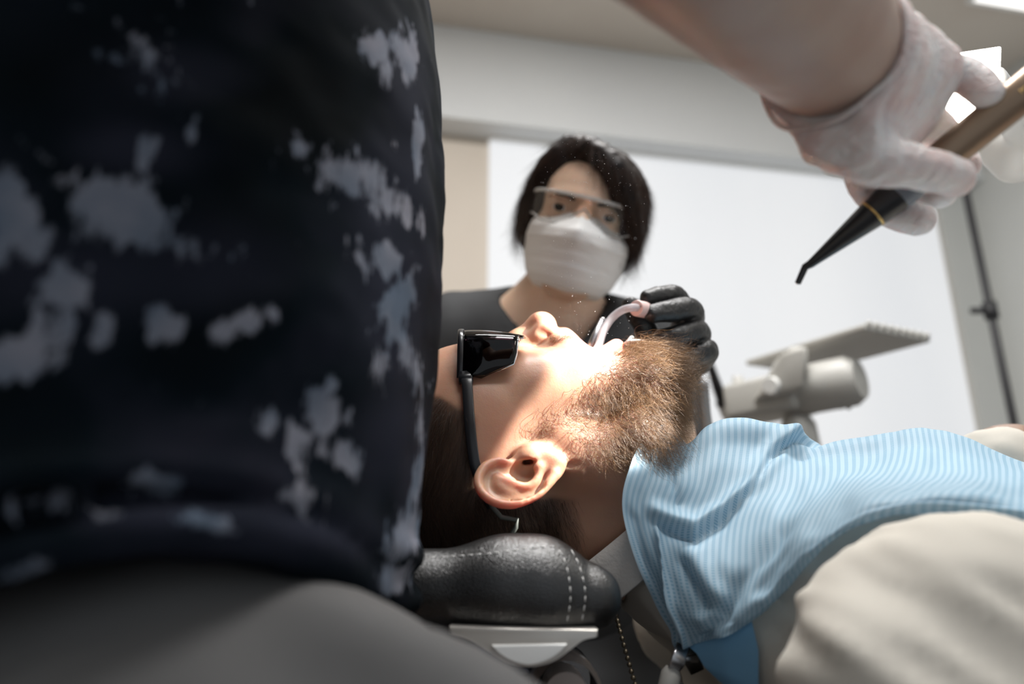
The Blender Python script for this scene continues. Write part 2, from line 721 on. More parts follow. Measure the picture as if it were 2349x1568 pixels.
def make_glove_white():
    m = mat('white_latex_glove', (0.80, 0.73, 0.70), 0.38)
    b = bsdf(m)
    b.inputs['Subsurface Weight'].default_value = 0.35
    b.inputs['Subsurface Radius'].default_value = (1.0, 0.5, 0.4)
    b.inputs['Subsurface Scale'].default_value = 0.006
    v = texco(m)
    t = mix(m, ramp(m, noise(m, v, 60, 4), [(0.40, (0, 0, 0)), (0.68, (1, 1, 1))]), (0.82, 0.78, 0.76), (0.76, 0.60, 0.57))
    lk(m, t, b.inputs['Base Color'])
    h = noise(m, texco(m, (1.0, .35, 1.6)), 120, 3, 0.5, 1.6)
    bump(m, h, 0.55, 0.004)
    return m


M['glove_white'] = make_glove_white()


def make_glove_black():
    m = mat('black_nitrile_glove', (0.013, 0.0125, 0.013), 0.36)
    v = texco(m)
    bump(m, noise(m, v, 160, 4, 0.6, 1.5), 0.5, 0.002)
    return m


M['glove_black'] = make_glove_black()


def make_clear(name, col=(1, 1, 1), ior=1.45, rough=0.03):
    m = mat(name, col, rough)
    bsdf(m).inputs['Transmission Weight'].default_value = 1.0
    bsdf(m).inputs['IOR'].default_value = ior
    return m


M['clear'] = make_clear('clear_plastic', (0.97, 0.98, 1.0), 1.25, 0.06)
M['tube'] = mat('clear_tube', (.88, .88, .93), .12, Transmission_Weight=.62, IOR=1.2)
M['window_glass'] = make_clear('window_glass', (1, 1, 1), 1.0, 0.0)


def make_lens(name, tint, spec=1.0):
    """thin safety-glass lens: mostly see-through, with a gloss"""
    m = bpy.data.materials.new(name); m.use_nodes = True
    nt = m.node_tree
    nt.nodes.remove(nt.nodes['Principled BSDF'])
    tr = nd(m, 'ShaderNodeBsdfTransparent'); tr.inputs[0].default_value = (*tint, 1)
    gl = nd(m, 'ShaderNodeBsdfGlossy'); gl.inputs['Roughness'].default_value = 0.05
    fr = nd(m, 'ShaderNodeFresnel'); fr.inputs[0].default_value = 1.5
    mx = nd(m, 'ShaderNodeMixShader')
    lk(m, fr.outputs[0], mx.inputs[0]); lk(m, tr.outputs[0], mx.inputs[1]); lk(m, gl.outputs[0], mx.inputs[2])
    lk(m, mx.outputs[0], nt.nodes['Material Output'].inputs[0])
    return m


M['clear_lens'] = make_lens('clear_lens', (0.92, 0.92, 0.90))
M['dark_lens'] = make_lens('dark_violet_lens', (0.11, 0.075, 0.09))


def emit(name, col, s):
    m = bpy.data.materials.new(name); m.use_nodes = True
    b = bsdf(m)
    b.inputs['Base Color'].default_value = (*col, 1)
    b.inputs['Emission Color'].default_value = (*col, 1)
    b.inputs['Emission Strength'].default_value = s
    b.inputs['Roughness'].default_value = 0.8
    return m


def make_blind():
    """white roller blind glowing with the daylight behind it"""
    m = emit('daylit_blind', (0.93, 0.95, 1.0), 0.66)
    b = bsdf(m)
    b.inputs['Base Color'].default_value = (0.30, 0.30, 0.30, 1)
    v = texco(m, (1, 1, 1))
    n = noise(m, texco(m, (1.2, 1.2, 0.25)), 1.6, 2)
    lk(m, ramp(m, n, [(0.3, (0.86, 0.885, 0.92)), (0.7, (0.95, 0.965, 0.985))]), b.inputs['Emission Color'])
    return m


M['blind'] = make_blind()
M['lamp_glow'] = emit('operating_lamp_glow', (1.0, 0.93, 0.82), 16.0)
M['ceiling_glow'] = emit('ceiling_lamp_glow', (1.0, 0.98, 0.95), 1.2)


def make_wall(name, a, b, sc=1.5):
    m = mat(name, a, 0.85)
    v = texco(m)
    c = mix(m, ramp(m, noise(m, v, sc, 4), [(0.3, (0, 0, 0)), (0.7, (1, 1, 1))]), a, b)
    lk(m, c, bsdf(m).inputs['Base Color'])
    bump(m, noise(m, v, 120, 4), 0.1, 0.002)
    return m


M['wall_beige'] = make_wall('beige_wall', (0.60, 0.53, 0.45), (0.66, 0.59, 0.51))
M['wall_white'] = make_wall('pale_grey_wall', (0.68, 0.69, 0.69), (0.73, 0.74, 0.73))
M['ceiling'] = make_wall('ceiling_paint', (0.62, 0.55, 0.48), (0.68, 0.62, 0.55))
M['wall_grey'] = make_wall('grey_wall', (0.56, 0.57, 0.55), (0.62, 0.63, 0.61))


def make_floor():
    m = mat('grey_floor_tile', (0.2, 0.2, 0.21), 0.35)
    br = nd(m, 'ShaderNodeTexBrick')
    br.offset = 0.0
    br.inputs['Scale'].default_value = 1.0
    br.inputs['Brick Width'].default_value = 0.6
    br.inputs['Row Height'].default_value = 0.6
    br.inputs['Mortar Size'].default_value = 0.004
    br.inputs['Color1'].default_value = (0.10, 0.10, 0.105, 1)
    br.inputs['Color2'].default_value = (0.11, 0.11, 0.115, 1)
    br.inputs['Mortar'].default_value = (0.06, 0.06, 0.06, 1)
    lk(m, texco(m), br.inputs['Vector'])
    lk(m, br.outputs['Color'], bsdf(m).inputs['Base Color'])
    return m


M['floor'] = make_floor()
# ------------------------------------------------------------------ the room, turned 11.2 degrees to the camera
YAW = math.radians(11.2)
RZ = Matrix.Rotation(YAW, 4, 'Z')
ROOM = Matrix.Translation((0, 2.414, 0)) @ RZ
R3 = RZ.to_3x3()
CEIL = 2.66
S_L, S_R, T_F = -1.9, 2.12, -3.6          # left and right walls, and how far the room comes forward


def rp(s, t, z):
    return ROOM @ Vector((s, t, z))


def rbox(bm, s0, s1, t0, t1, z0, z1, bev=0.0):
    bm_box(bm, rp((s0 + s1) / 2, (t0 + t1) / 2, (z0 + z1) / 2), (abs(s1 - s0) / 2, abs(t1 - t0) / 2, abs(z1 - z0) / 2), R3, bev)


def struct(name, bm, m):
    o = bm_obj(name, bm, m, smooth=False)
    o['kind'] = 'structure'
    return o


b = bm_new(); rbox(b, S_L - .1, S_R + .1, T_F, .2, -.1, 0); struct('floor', b, M['floor'])
b = bm_new(); rbox(b, S_L - .1, S_R + .1, T_F, .2, CEIL, CEIL + .1); struct('ceiling', b, M['ceiling'])
WS0, WS1, WZ0, WZ1 = -.095, 1.93, .85, 2.25
b = bm_new()
rbox(b, S_L - .1, WS0 + .02, 0, .15, 0, CEIL); rbox(b, WS1 - .02, S_R + .1, 0, .15, 0, CEIL)
rbox(b, WS0 + .02, WS1 - .02, 0, .15, 0, WZ0 + .02); rbox(b, WS0 + .02, WS1 - .02, 0, .15, WZ1 - .02, CEIL)
struct('wall_back', b, M['wall_beige'])
b = bm_new(); rbox(b, S_R, S_R + .1, T_F, 0, 0, CEIL); struct('wall_right', b, M['wall_grey'])
b = bm_new(); rbox(b, S_L - .1, S_L, T_F, 0, 0, CEIL); struct('wall_left', b, M['wall_beige'])
b = bm_new(); rbox(b, WS1 + .02, S_R, -.025, 0, 0, 2.24); struct('trim_1', b, M['wall_grey'])
# boxed-in soffit above the window and the strip under it
b = bm_new(); rbox(b, S_L, S_R, -.12, 0, 2.243, CEIL, .004); struct('trim_2', b, M['wall_white'])
b = bm_new(); rbox(b, WS0 - .01, S_R, -.045, 0, 2.262, 2.30, .008); struct('trim_3', b, M['wall_white'])
b = bm_new(); rbox(b, S_L, S_R, -.015, 0, 0, .09, .004); struct('baseboard_back', b, M['wall_white'])

# window: frame, mullion and pane behind the blind
b = bm_new()
for s0, s1, z0, z1 in ((WS0 + .02, WS0 + .08, WZ0 + .02, WZ1 - .02), (WS1 - .08, WS1 - .02, WZ0 + .02, WZ1 - .02), (WS0 + .08, WS1 - .08, WZ0 + .02, WZ0 + .08),
                       (WS0 + .08, WS1 - .08, WZ1 - .08, WZ1 - .02), (.87, .93, WZ0 + .08, WZ1 - .08)):
    rbox(b, s0, s1, .06, .11, z0, z1, .004)
win = struct('window_1', b, M['white_plastic'])
b = bm_new(); rbox(b, WS0 + .08, WS1 - .08, .082, .088, WZ0 + .08, WZ1 - .08)
bm_obj('window_pane', b, M['window_glass'], win, smooth=False)

bl = empty('roller_blind', rp(.9, -.02, WZ1), 'white roller blind glowing with daylight across the whole window', 'blind')
b = bm_new(); rbox(b, WS0, WS1, -.0125, -.0115, WZ0 - .03, WZ1 - .012)
bm_obj('blind_fabric', b, M['blind'], bl, smooth=False)
b = bm_new(); bm_tube(b, [rp(WS0, -.022, WZ1 - .004), rp(WS1, -.022, WZ1 - .004)], .014, 16)
bm_obj('roller_tube', b, M['white_plastic'], bl)
b = bm_new(); rbox(b, WS0, WS1, -.02, -.006, WZ0 - .05, WZ0 - .028, .003)
bm_obj('bottom_bar', b, M['white_plastic'], bl, smooth=False)

# flat ceiling lamp at the upper right corner
c0 = W(2349, 21, 2.15)
k = (CEIL - CZ) / (c0.z - CZ)
c0 = Vector((c0.x * k, c0.y * k, CEIL))
cl = empty('ceiling_light', c0, 'flat white ceiling lamp panel in the top right corner', 'lamp')
ce = c0 + R3 @ Vector((.15, -.30, 0))
b = bm_new(); bm_box(b, ce + Vector((0, 0, -.012)), (.42, .30, .012), R3, .004); bm_obj('lamp_frame', b, M['white_plastic'], cl, smooth=False)
b = bm_new(); bm_box(b, ce + Vector((0, 0, -.025)), (.40, .28, .002), R3); bm_obj('diffuser', b, M['ceiling_glow'], cl, smooth=False)

for x_, y_, g_ in ((.35, .72, 'above the patient'), (.55, -.35, 'behind the photographer')):  # unseen panels added to carry the overhead fill light
    t_ = empty('ceiling_light', (x_, y_, CEIL), 'long added fill light panel ' + g_ + ', out of the picture', 'lamp')
    b = bm_new(); bm_box(b, (x_, y_, CEIL - .015), (.62, .27, .015), None, .004); bm_obj('lamp_frame', b, M['white_plastic'], t_, smooth=False)
    b = bm_new(); bm_box(b, (x_, y_, CEIL - .031), (.60, .25, .002)); bm_obj('diffuser', b, M['ceiling_glow'], t_, smooth=False)

# ------------------------------------------------------------------ black pole by the right wall
pb = W(2272, 712, 2.0)
po = empty('pole_stand', (pb.x, pb.y, 0), 'thin black pole with a clamp knob, standing by the grey right wall', 'stand')
b = bm_new(); bm_tube(b, [(pb.x, pb.y, .02), (pb.x, pb.y, 2.05)], .011, 14); bm_obj('pole', b, M['dark_plastic'], po)
b = bm_new(); bm_tube(b, [(pb.x, pb.y, pb.z - .025), (pb.x, pb.y, pb.z + .025)], .019, 14); bm_tube(b, [(pb.x - .055, pb.y, pb.z), (pb.x, pb.y, pb.z)], .010, 12)
bm_obj('clamp_knob', b, M['dark_plastic'], po)
b = bm_new(); bm_tube(b, [(pb.x, pb.y, 0), (pb.x, pb.y, .02)], [.15, .13], 28); bm_obj('base', b, M['dark_plastic'], po)

# ------------------------------------------------------------------ delivery unit with its tray, seen from below
TZ = 1.058
N_, R_, L_ = Vector((.621, 1.146, TZ)), Vector((.772, 1.25, TZ)), Vector((.4945, 1.402, TZ))
ex = (N_ - L_).normalized()                    # along the unit, towards the camera and right
ey = Vector((-ex.y, ex.x, 0))                  # across, away from the window
if ey.dot(R_ - N_) < 0: ey = -ey
TR = Matrix((ex, ey, Vector((0, 0, 1)))).transposed()
def up(a, c, z):                               # a along ex from L, c along ey, z above the tray
    return L_ + ex * a + ey * c + Vector((0, 0, z))
un = empty('delivery_unit', up(.1, .08, -TZ), 'pale grey dental delivery unit with a flat tray, in front of the window', 'dental unit')
b = bm_new(); bm_box(b, up(.143, .0915, .006), (.143, .0915, .006), TR, .004); bm_obj('tray', b, M['grey_plastic'], un, smooth=False)
b = bm_new()
for i in range(9): bm_ball(b, up(.286, .012 + i * .02, .012), .006, 10, 6)
bm_obj('tray_rim', b, M['grey_plastic'], un)


def upx(px, py, d):
    return W(px, py, d)


# instrument head: a long rounded body under the tray
g = W(1700, 925, 1.40); h = W(1975, 868, 1.24)
ax_ = (h - g).normalized()
side = ax_.cross(Vector((0, 0, 1))).normalized()
upv = side.cross(ax_)
UR = Matrix((ax_, side, upv)).transposed()
mid = (g + h) / 2
b = bm_new(); bm_box(b, g.lerp(h, .26) - upv * .004, ((h - g).length * .30, .06, .036), UR, .012, 4); bm_obj('instrument_body', b, M['grey_plastic'], un, auto=40)
b = bm_new(); bm_tube(b, [g.lerp(h, .50), g.lerp(h, .55), g.lerp(h, .93), g.lerp(h, 1.0)], [.040, .047, .047, .036], 26)
bm_obj('motor_housing', b, M['grey_plastic'], un, auto=40)
b = bm_new(); bm_tube(b, [g - ax_ * .040, g - ax_ * .034, g - ax_ * .004, g + ax_ * .004], [.022, .035, .036, .030], 20); bm_obj('end_cap', b, M['white_plastic'], un, auto=40)
b = bm_new(); bm_tube(b, [W(1693, 925, 1.38), W(1692, 862, 1.38)], .011, 12); bm_obj('post', b, M['grey_plastic'], un)
# slanted control panel with a round button, carrying the tray
cpn = [W(1732, 916, 1.29), W(1844, 890, 1.215), W(1852, 790, 1.215), W(1792, 808, 1.25)]
b = bm_new()
bk = Vector((.01, .055, .0))
va = [b.verts.new(p) for p in cpn]; vb = [b.verts.new(p + bk) for p in cpn]
b.faces.new(va); b.faces.new(vb[::-1])
for i in range(4): b.faces.new((va[i], va[(i + 1) % 4], vb[(i + 1) % 4], vb[i]))
bmesh.ops.bevel(b, geom=b.edges[:], offset=.008, segments=3, profile=.5, affect='EDGES')
pn = bm_obj('control_panel', b, M['grey_plastic'], un, auto=40)
fn = (cpn[1] - cpn[0]).cross(cpn[3] - cpn[0]).normalized()
if fn.y > 0: fn = -fn
bc = W(1770, 884, 1.262)
b = bm_new(); bm_tube(b, [bc - fn * .004, bc + fn * .007], [.017, .015], 22); bm_obj('button', b, M['white_plastic'], pn, auto=40)
b = bm_new(); bm_tube(b, [W(1830, 800, 1.28), W(1832, 850, 1.27)], .016, 16); bm_obj('tray_support', b, M['grey_plastic'], un)
# hook with a fork, under the motor housing
b = bm_new()
bm_tube(b, [W(1912, 880, 1.25), W(1930, 918, 1.25)], [.016, .014], 14)
bm_tube(b, [W(1926, 910, 1.25), W(1930, 938, 1.25)], [.010, .004], 10); bm_tube(b, [W(1938, 905, 1.25), W(1948, 938, 1.25)], [.010, .004], 10)
bm_obj('instrument_hook', b, M['grey_plastic'], un)
cx_ = W(1832, 985, 1.31)
b = bm_new(); bm_tube(b, [(cx_.x, cx_.y, .05), (cx_.x, cx_.y, cx_.z - .03), (cx_.x, cx_.y, cx_.z + .012), (cx_.x, cx_.y, cx_.z + .03)], [.036, .036, .032, .02], 22)
bm_obj('column', b, M['grey_plastic'], un, auto=40)
b = bm_new(); bm_tube(b, [(cx_.x, cx_.y, 0), (cx_.x, cx_.y, .06)], [.16, .13], 30); bm_obj('base', b, M['grey_plastic'], un, auto=40)

ins = [W(1660, 930, 1.40), W(1646, 888, 1.39), W(1632, 846, 1.38), W(1620, 812, 1.37)]
o = empty('black_instrument', ins[0], 'slim black instrument standing in the end of the grey delivery unit', 'instrument')
b = bm_new(); bm_tube(b, ins, [.0115, .0108, .0085, .007], 14); bm_obj('handle', b, M['black_plastic'], o)
b = bm_new(); bm_tube(b, [W(1672, 950, 1.405), W(1656, 918, 1.40)], [.015, .0145], 14); bm_obj('collar', b, M['dark_plastic'], o)
hp = [W(1612, 875, .80), W(1617, 940, .80), W(1624, 1000, .80), W(1624, 1100, .80), W(1634, 1300, .78)]
b = bm_new(); bm_tube(b, catmull(hp, 6), .0065, 14)
tag(bm_obj('suction_hose', b, mat('grey_hose', (.16, .17, .18), .5)), 'straight grey hose rising between the beard and the blue bib', 'hose')
# ------------------------------------------------------------------ heads: local frame x = down the face, y = the person's left, z = out of the face, origin between the ears (metres)
MM = 0.001


def build_head(V, mouth=0.0, female=False, eyes=False, ears=True):
    """mouth 0 = closed .. 1 = wide open"""
    w = 0.94 if female else 1.0
    o = mouth if not female else -.9
    def E(c, r, k=0.0, op='+', R=None): V.ell(np.array(c) * MM, np.array(r) * MM, k * MM, op, R)
    def C(a, b, ra, rb=None, k=0.0, op='+'): V.cap(np.array(a) * MM, np.array(b) * MM, ra * MM, None if rb is None else rb * MM, k * MM, op)
    def CH(P, r, k=0.0, op='+', n=4): V.chain([np.array(p) * MM for p in P], np.array(r) * MM if hasattr(r, '__len__') else r * MM, k * MM, op, .012, n)
    E((-48, 0, 4), (82, 76 * w, 90))
    E((-38, 0, 38), (62, 66 * w, 60), 20)                        # forehead
    E((12, 0, 44), (62, 60 * w, 52), 22)                         # midface
    for s in (-1, 1):
        C((30, s * 56 * w, 8), (62 + 12 * o, s * 48 * w, 18), 15, 15, 18)          # ramus of the jaw
        C((62 + 12 * o, s * 48 * w, 18), (92 + 7 * o, s * 20, 76 - 6 * o), 15, 15, 16)
        E((8, s * 45 * w, 57), (20, 15, 17), 18)                 # cheekbone
        E((32, s * 36 * w, 60), (26, 17, 24), 18)                # cheek
        C((-36, s * 38 * w, 84), (-38, s * 10, 95), 8.5, 8, 12)  # brow
    E((82 + 7 * o, 0, 66 - 4 * o), (22, 30, 26), 16)            # chin mass
    C((96 + 4 * o, -9, 80 - 2 * o), (96 + 4 * o, 9, 80 - 2 * o), 13, 13, 12)
    E((30, 0, 84), (22, 32, 22), 14)                             # upper jaw
    for s in (-1, 1):
        E((-20, s * 33, 101), (14, 18, 11 if female else 15), 10, '-')             # eye socket
        E((-20, s * 32, 82), (13, 15, 13), 4)                    # lid
        if eyes: E((-19.0, s * 32, 97), (4.2, 13.5, 9), 1.5, '-')
        else: C((-19, s * 20, 92.5), (-18.5, s * 44, 88), 1.0, 1.0, 3, '-')
    # nose
    C((-30, 0, 92), (-8, 0, 106), 7, 7.5, 10)
    C((-8, 0, 106), (10, 0, 118), 7.5, 9.5, 6)
    E((13, 0, 119.5), (11, 11.5, 10), 6)
    for s in (-1, 1):
        C((-6, s * 7, 98), (14, s * 10, 106), 8, 8.5, 7)
        E((15.5, s * 12.5, 105), (11.5, 8, 12.5), 5)
    C((18, 0, 119), (25, 0, 104), 4.8, 5.5, 4)
    for s in (-1, 1):
        C((25.5, s * 6.0, 121), (24.8, s * 11, 107.5), 1.6, 2.6, 1.0, '-')
        C((24, s * 7.5, 115), (10, s * 6.5, 109), 3.0, 2.6, 1.2, '-')
        C((10, s * 21, 108), (25, s * 20.5, 99), 1.2, 1.2, 5, '-')
    # lips
    if o > .1:
        cor = (50, 27, 85)
        for s in (-1, 1):
            C((38, s * 33, 66), (84, s * 29, 66), 17, 17, 16)     # stretched cheek beside the mouth
        E((88, 0, 70), (25, 34, 27), 14)
        E((54, 0, 84), (15, 23, 24), 4, '-')                      # mouth cavity
        E((56, 0, 66), (15, 20, 24), 5, '-')
        up = [(cor[0] - 1, -27, 85), (39, -18, 97.5), (31, -7, 107.5), (30, 0, 107.5), (31, 7, 107.5), (39, 18, 97.5), (cor[0] - 1, 27, 85)]
        lo = [(cor[0] + 1, -27, 85), (62, -22, 91), (71, -10, 97.5), (72.5, 0, 98.5), (71, 10, 97.5), (62, 22, 91), (cor[0] + 1, 27, 85)]
        ru = [4.5, 5, 6.2, 5.6, 6.2, 5, 4.5]; rl = [4.5, 5.2, 6.4, 6.8, 6.4, 5.2, 4.5]
        for P, r in ((up, ru), (lo, rl)):
            CH(P, r, 3.5)
        C((22, 0, 105), (29, 0, 108), 6.5, 6.5, 6); E((29, 0, 96), (10, 24, 14), 8)
        E((62, 0, 58), (14, 15, 18), 4)                           # tongue
        for s in (-1, 1):
            C((25, s * 24, 96), (50, s * 36, 78), 6, 7, 10)       # fold beside the mouth
    else:
        for P, r in (([(51, -24, 88), (47, -9, 104), (48, 0, 104.5), (47, 9, 104), (51, 24, 88)], [3, 5, 4.5, 5, 3]),
                     ([(52, -24, 88), (58, -9, 102), (59, 0, 103), (58, 9, 102), (52, 24, 88)], [3, 5.2, 5.6, 5.2, 3])):
            CH(P, r, 4)
        C((52, -22, 93), (52.5, 0, 110), 1.0, 1.0, 2, '-'); C((52.5, 0, 110), (52, 22, 93), 1.0, 1.0, 2, '-')
    # ears
    for s in (-1, 1) if ears else ():
        a = math.radians(30)
        n = np.array((0.10, s * math.cos(a), math.sin(a)))
        n = n / np.linalg.norm(n)
        zt = np.array((0.28, 0, -1.0)); zt = zt - n * (zt @ n); zt /= np.linalg.norm(zt)
        xt = np.cross(n, zt)
        R = np.stack([zt, xt, n], 1)
        def q(x, z, out):                                        # ear-plane point
            depth = 72 + 4 + max(0.0, (6 - z)) * 0.52
            return (x, s * (depth + out), z)
        E((-8, s * 84, -13), (16.5, 27, 3.4), 5, '+', R)
        C((2, s * 70, 0), (-2, s * 78, -8), 13, 10, 6)
        rim = [(-12.5, -3.2), (-21, -1.5), (-29, -5), (-33, -11), (-33.5, -16.5), (-31, -22), (-26, -26.5), (-19, -29.3), (-11, -29.6), (-3, -27), (4.8, -23), (10.8, -17), (15.6, -10.5)]
        ro = [0, 2, 3, 3.5, 3.5, 3.5, 3.5, 3.2, 3, 2.5, 2, 1.5, 1]
        rr = [2.4, 3.2, 3.4, 3.2, 3.0, 3.0, 3.0, 2.9, 2.8, 2.8, 2.8, 3.0, 3.6]
        P = [q(x, z, e) for (x, z), e in zip(rim, ro)]
        CH(P, rr, 2.0)
        # hollow of the shell, the groove inside the rim, the inner ridge
        E(q(-3, -7.5, 2.5), (11, 9.5, 8), 3, '-')
        E(q(-13, -8.5, 4.5), (8, 6, 5), 3, '-')
        sc = [(-20, -6), (-26, -12), (-25, -19), (-18, -23.5), (-9, -24.5), (-1, -22), (6, -17)]
        CH([q(x, z, 4.0) for x, z in sc], 3.1, 2.5, '-')
        ah = [(-22, -12.5), (-16, -14.5), (-9, -17.5), (-3, -18.6), (2, -16), (5, -11), (6.2, -6.6)]
        ho = [-1, 0.5, 1.0, 1.0, 1.2, 1.8, 2.4]
        P = [q(x, z, e) for (x, z), e in zip(ah, ho)]
        CH(P, 2.6, 2.2)
        E(q(5.5, -6, 2.0), (3.6, 3.2, 3.8), 2.5)                 # antitragus
        E(q(0, 3.2, 0.5), (6.0, 3.6, 3.6), 4)                    # tragus
        E(q(14.5, -4.5, 0.5), (8.0, 4.6, 8.0), 4)                # lobe
        C(q(10, 2.5, -2), q(17, -1, 0), 4.0, 4.5, 4)
        for e in (-4, -1.5, 1): C(q(e, -1.6 + e * .15, 1), (e * .5 - 1, s * 62, 1), 1.7, 1.5, 1.2, '-')   # canal


# ------------------------------------------------------------------ the patient, lying along +x with his head to the left
HO = Vector((.012, .535, .752))
def HP(x, y, z): return HO + Vector((x, y, z)) * MM


def patient_body():
    V = Vol(axis((-.150, .150, .0013), (.150, .30, .004), (.30, 1.52, .014)),
            axis((-.30, -.11, .007), (-.11, -.062, .0012), (-.062, .04, .0017), (.04, .11, .0028), (.11, .32, .010)),
            axis((-.24, -.105, .006), (-.105, -.045, .0025), (-.045, .135, .0013)))
    build_head(V, 1.0)
    V.cap((.005, 0, -.020), (.150, 0, -.060), .054, .053, .020)
    V.cap((.030, -.05, .005), (.125, -.018, -.046), .018, .022, .022)     # neck muscle
    V.cap((.030, .05, .005), (.125, .018, -.046), .018, .022, .022)
    V.box((.42, 0, -.125), (.28, .165, .10), .09, .05)
    V.box((.74, 0, -.135), (.16, .165, .085), .08, .06)
    for s in (-1, 1):
        V.cap((.20, s * .11, -.125), (.235, s * .175, -.125), .05, .045, .03)
        V.cap((.80, s * .09, -.14), (1.18, s * .11, -.12), .078, .055, .04)
        V.cap((1.18, s * .11, -.12), (1.46, s * .11, -.15), .052, .035, .02)
        V.cap((1.46, s * .11, -.15), (1.49, s * .12, -.05), .034, .028, .02)
    V.cap((.245, -.188, -.122), (.47, -.255, -.135), .045, .040, .02)      # right arm beside the body
    V.cap((.47, -.255, -.135), (.70, -.19, -.10), .038, .026, .015)
    V.chain([(.70, -.19, -.10), (.75, -.18, -.095), (.79, -.17, -.10)], [.028, .030, .018], .01)
    V.cap((.22, .195, -.115), (.57, .27, -.05), .047, .040, .02)          # left arm folded over the belly
    V.cap((.57, .27, -.06), (.465, .10, .006), .036, .026, .015)
    V.chain([(.465, .10, .006), (.425, .07, .008), (.39, .05, .006)], [.028, .029, .018], .012)
    P, F = V.surface(3)
    return P, F


PP, PF = patient_body()
PN = normals(PP, PF)
patient = empty('person', HO + Vector((.4, 0, -.2)), 'bearded man lying back in the dental chair with his mouth open, in a cream shirt', 'person')
me = mesh_np('body', PP + np.array(HO), PF)
X, Y, Z = (PP / MM).T
def lipmask(X, Y, Z):
    up = [(49, -27, 85), (39, -18, 97.5), (31, -7, 107.5), (30, 0, 107.5), (31, 7, 107.5), (39, 18, 97.5), (49, 27, 85)]
    lo = [(51, -27, 85), (62, -22, 91), (71, -10, 97.5), (72.5, 0, 98.5), (71, 10, 97.5), (62, 22, 91), (51, 27, 85)]
    d = np.full(len(X), 99.0)
    for c in (up, lo):
        for a, b in zip(c, c[1:]):
            a = np.array(a, float); b = np.array(b, float); ab = b - a
            p = np.stack([X, Y, Z], 1)
            h = np.clip(((p - a) @ ab) / (ab @ ab), 0, 1)
            d = np.minimum(d, np.linalg.norm(p - a - h[:, None] * ab, axis=1))
    return np.clip((8.0 - d) / 2.5, 0, 1)
inside = ((X - 52) / 17) ** 2 + (Y / 24) ** 2 < 1
set_attr(me, 'lip', np.maximum(lipmask(X, Y, Z), np.where(inside & (Z < 96) & (Z > 20), 0.9, 0)) * 0.85)
p_body = link('body', me, M['skin_patient'], patient)
# ------------------------------------------------------------------ operating lamp with its beam
LD = .47
lc = W(2196, 207, LD)
aim = HP(46, -40, 66)
ld = (aim - lc).normalized()
la = (W(2268, 113, LD) - W(2130, 155, LD))
la = (la - ld * la.dot(ld)).normalized()
lb = ld.cross(la)
LR = Matrix((la, lb, ld)).transposed()
nl = (ld * .55 + (Vector((0, 0, CZ)) - lc).normalized()).normalized()
na = (W(2268, 113, LD) - W(2130, 155, LD)); na = (na - nl * na.dot(nl)).normalized()
NR = Matrix((na, nl.cross(na), nl)).transposed()
lamp = empty('operating_lamp', lc, 'white operating lamp with a glaring square lens, behind the raised hand', 'lamp')
b = bm_new(); bm_box(b, lc, (.0245, .0245, .0015), NR, .001); bm_obj('lens', b, M['lamp_glow'], lamp, smooth=False)
b = bm_new(); bm_box(b, lc - nl * .009, (.017, .017, .007), NR, .004, 3); bm_obj('lens_housing', b, M['white_plastic'], lamp, auto=40)
# curved white shell that carries the lens, down to the right and out of the picture
V = Vol(*[axis((c - .16, c + .16, 0.003)) for c in W(2370, 330, .62)])
q0 = W(2368, 328, .62)
sx = (W(2420, 300, .62) - W(2300, 340, .62)).normalized()
sy = (sx.cross(Vector((0, -1, .35)))).normalized()
sz = sx.cross(sy)
V.box(q0 + sx * .015, (.056, .030, .022), .018, 0, '+', np.array(Matrix((sx, sy, sz)).transposed()))
V.cap(lc - ld * .022 + la * .01, q0, .010, .016, .02)
P_, F_ = V.surface(2)
link('lamp_shell', mesh_np('lamp_shell', P_, F_), M['white_plastic'], lamp)
b = bm_new()
bm_tube(b, catmull([q0 + sx * .06, q0 + sx * .12 + Vector((0, .05, .10)), q0 + sx * .10 + Vector((.05, .20, .75)), q0 + sx * .10 + Vector((.05, .20, CEIL - q0.z))], 8), .018, 16)
bm_obj('lamp_arm', b, M['white_plastic'], lamp)
# the lamp's reflector throws a sharp-edged rectangular patch, like a lantern slide
pA, pC = WY(1210, 800, .49), WY(1140, 1000, .466)
vA, vC = (pA - lc).normalized(), (pC - lc).normalized()
pn_ = vA.cross(vC).normalized()
if pn_.x < 0: pn_ = -pn_
HU, HV = math.radians(5.9), math.radians(15)
mid_d = (vA * 1.0 + vC * .9).normalized()
ax_d = (mid_d * math.cos(HU) + pn_ * math.sin(HU)).normalized()
lx = (pn_ - ax_d * pn_.dot(ax_d)).normalized()
lz = -ax_d
ly = lz.cross(lx)
sl = bpy.data.lights.new('operating_beam', 'SPOT')
sl.energy = 43; sl.color = (1.0, .95, .88); sl.spot_size = math.radians(40); sl.spot_blend = .1; sl.shadow_soft_size = .004
sl.use_nodes = True
nt = sl.node_tree
em = nt.nodes['Emission']
tc = nt.nodes.new('ShaderNodeTexCoord'); sp = nt.nodes.new('ShaderNodeSeparateXYZ')
nt.links.new(tc.outputs['Normal'], sp.inputs[0])


def lmath(op, a, c=0.0, clamp=False):
    n = nt.nodes.new('ShaderNodeMath'); n.operation = op; n.use_clamp = clamp
    for i, q in ((0, a), (1, c)):
        if isinstance(q, (int, float)): n.inputs[i].default_value = q
        else: nt.links.new(q, n.inputs[i])
    return n.outputs[0]


def edge(c, h, soft):
    r = lmath('ABSOLUTE', lmath('DIVIDE', c, sp.outputs[2]))
    return lmath('DIVIDE', lmath('SUBTRACT', math.tan(h), r), soft, True)


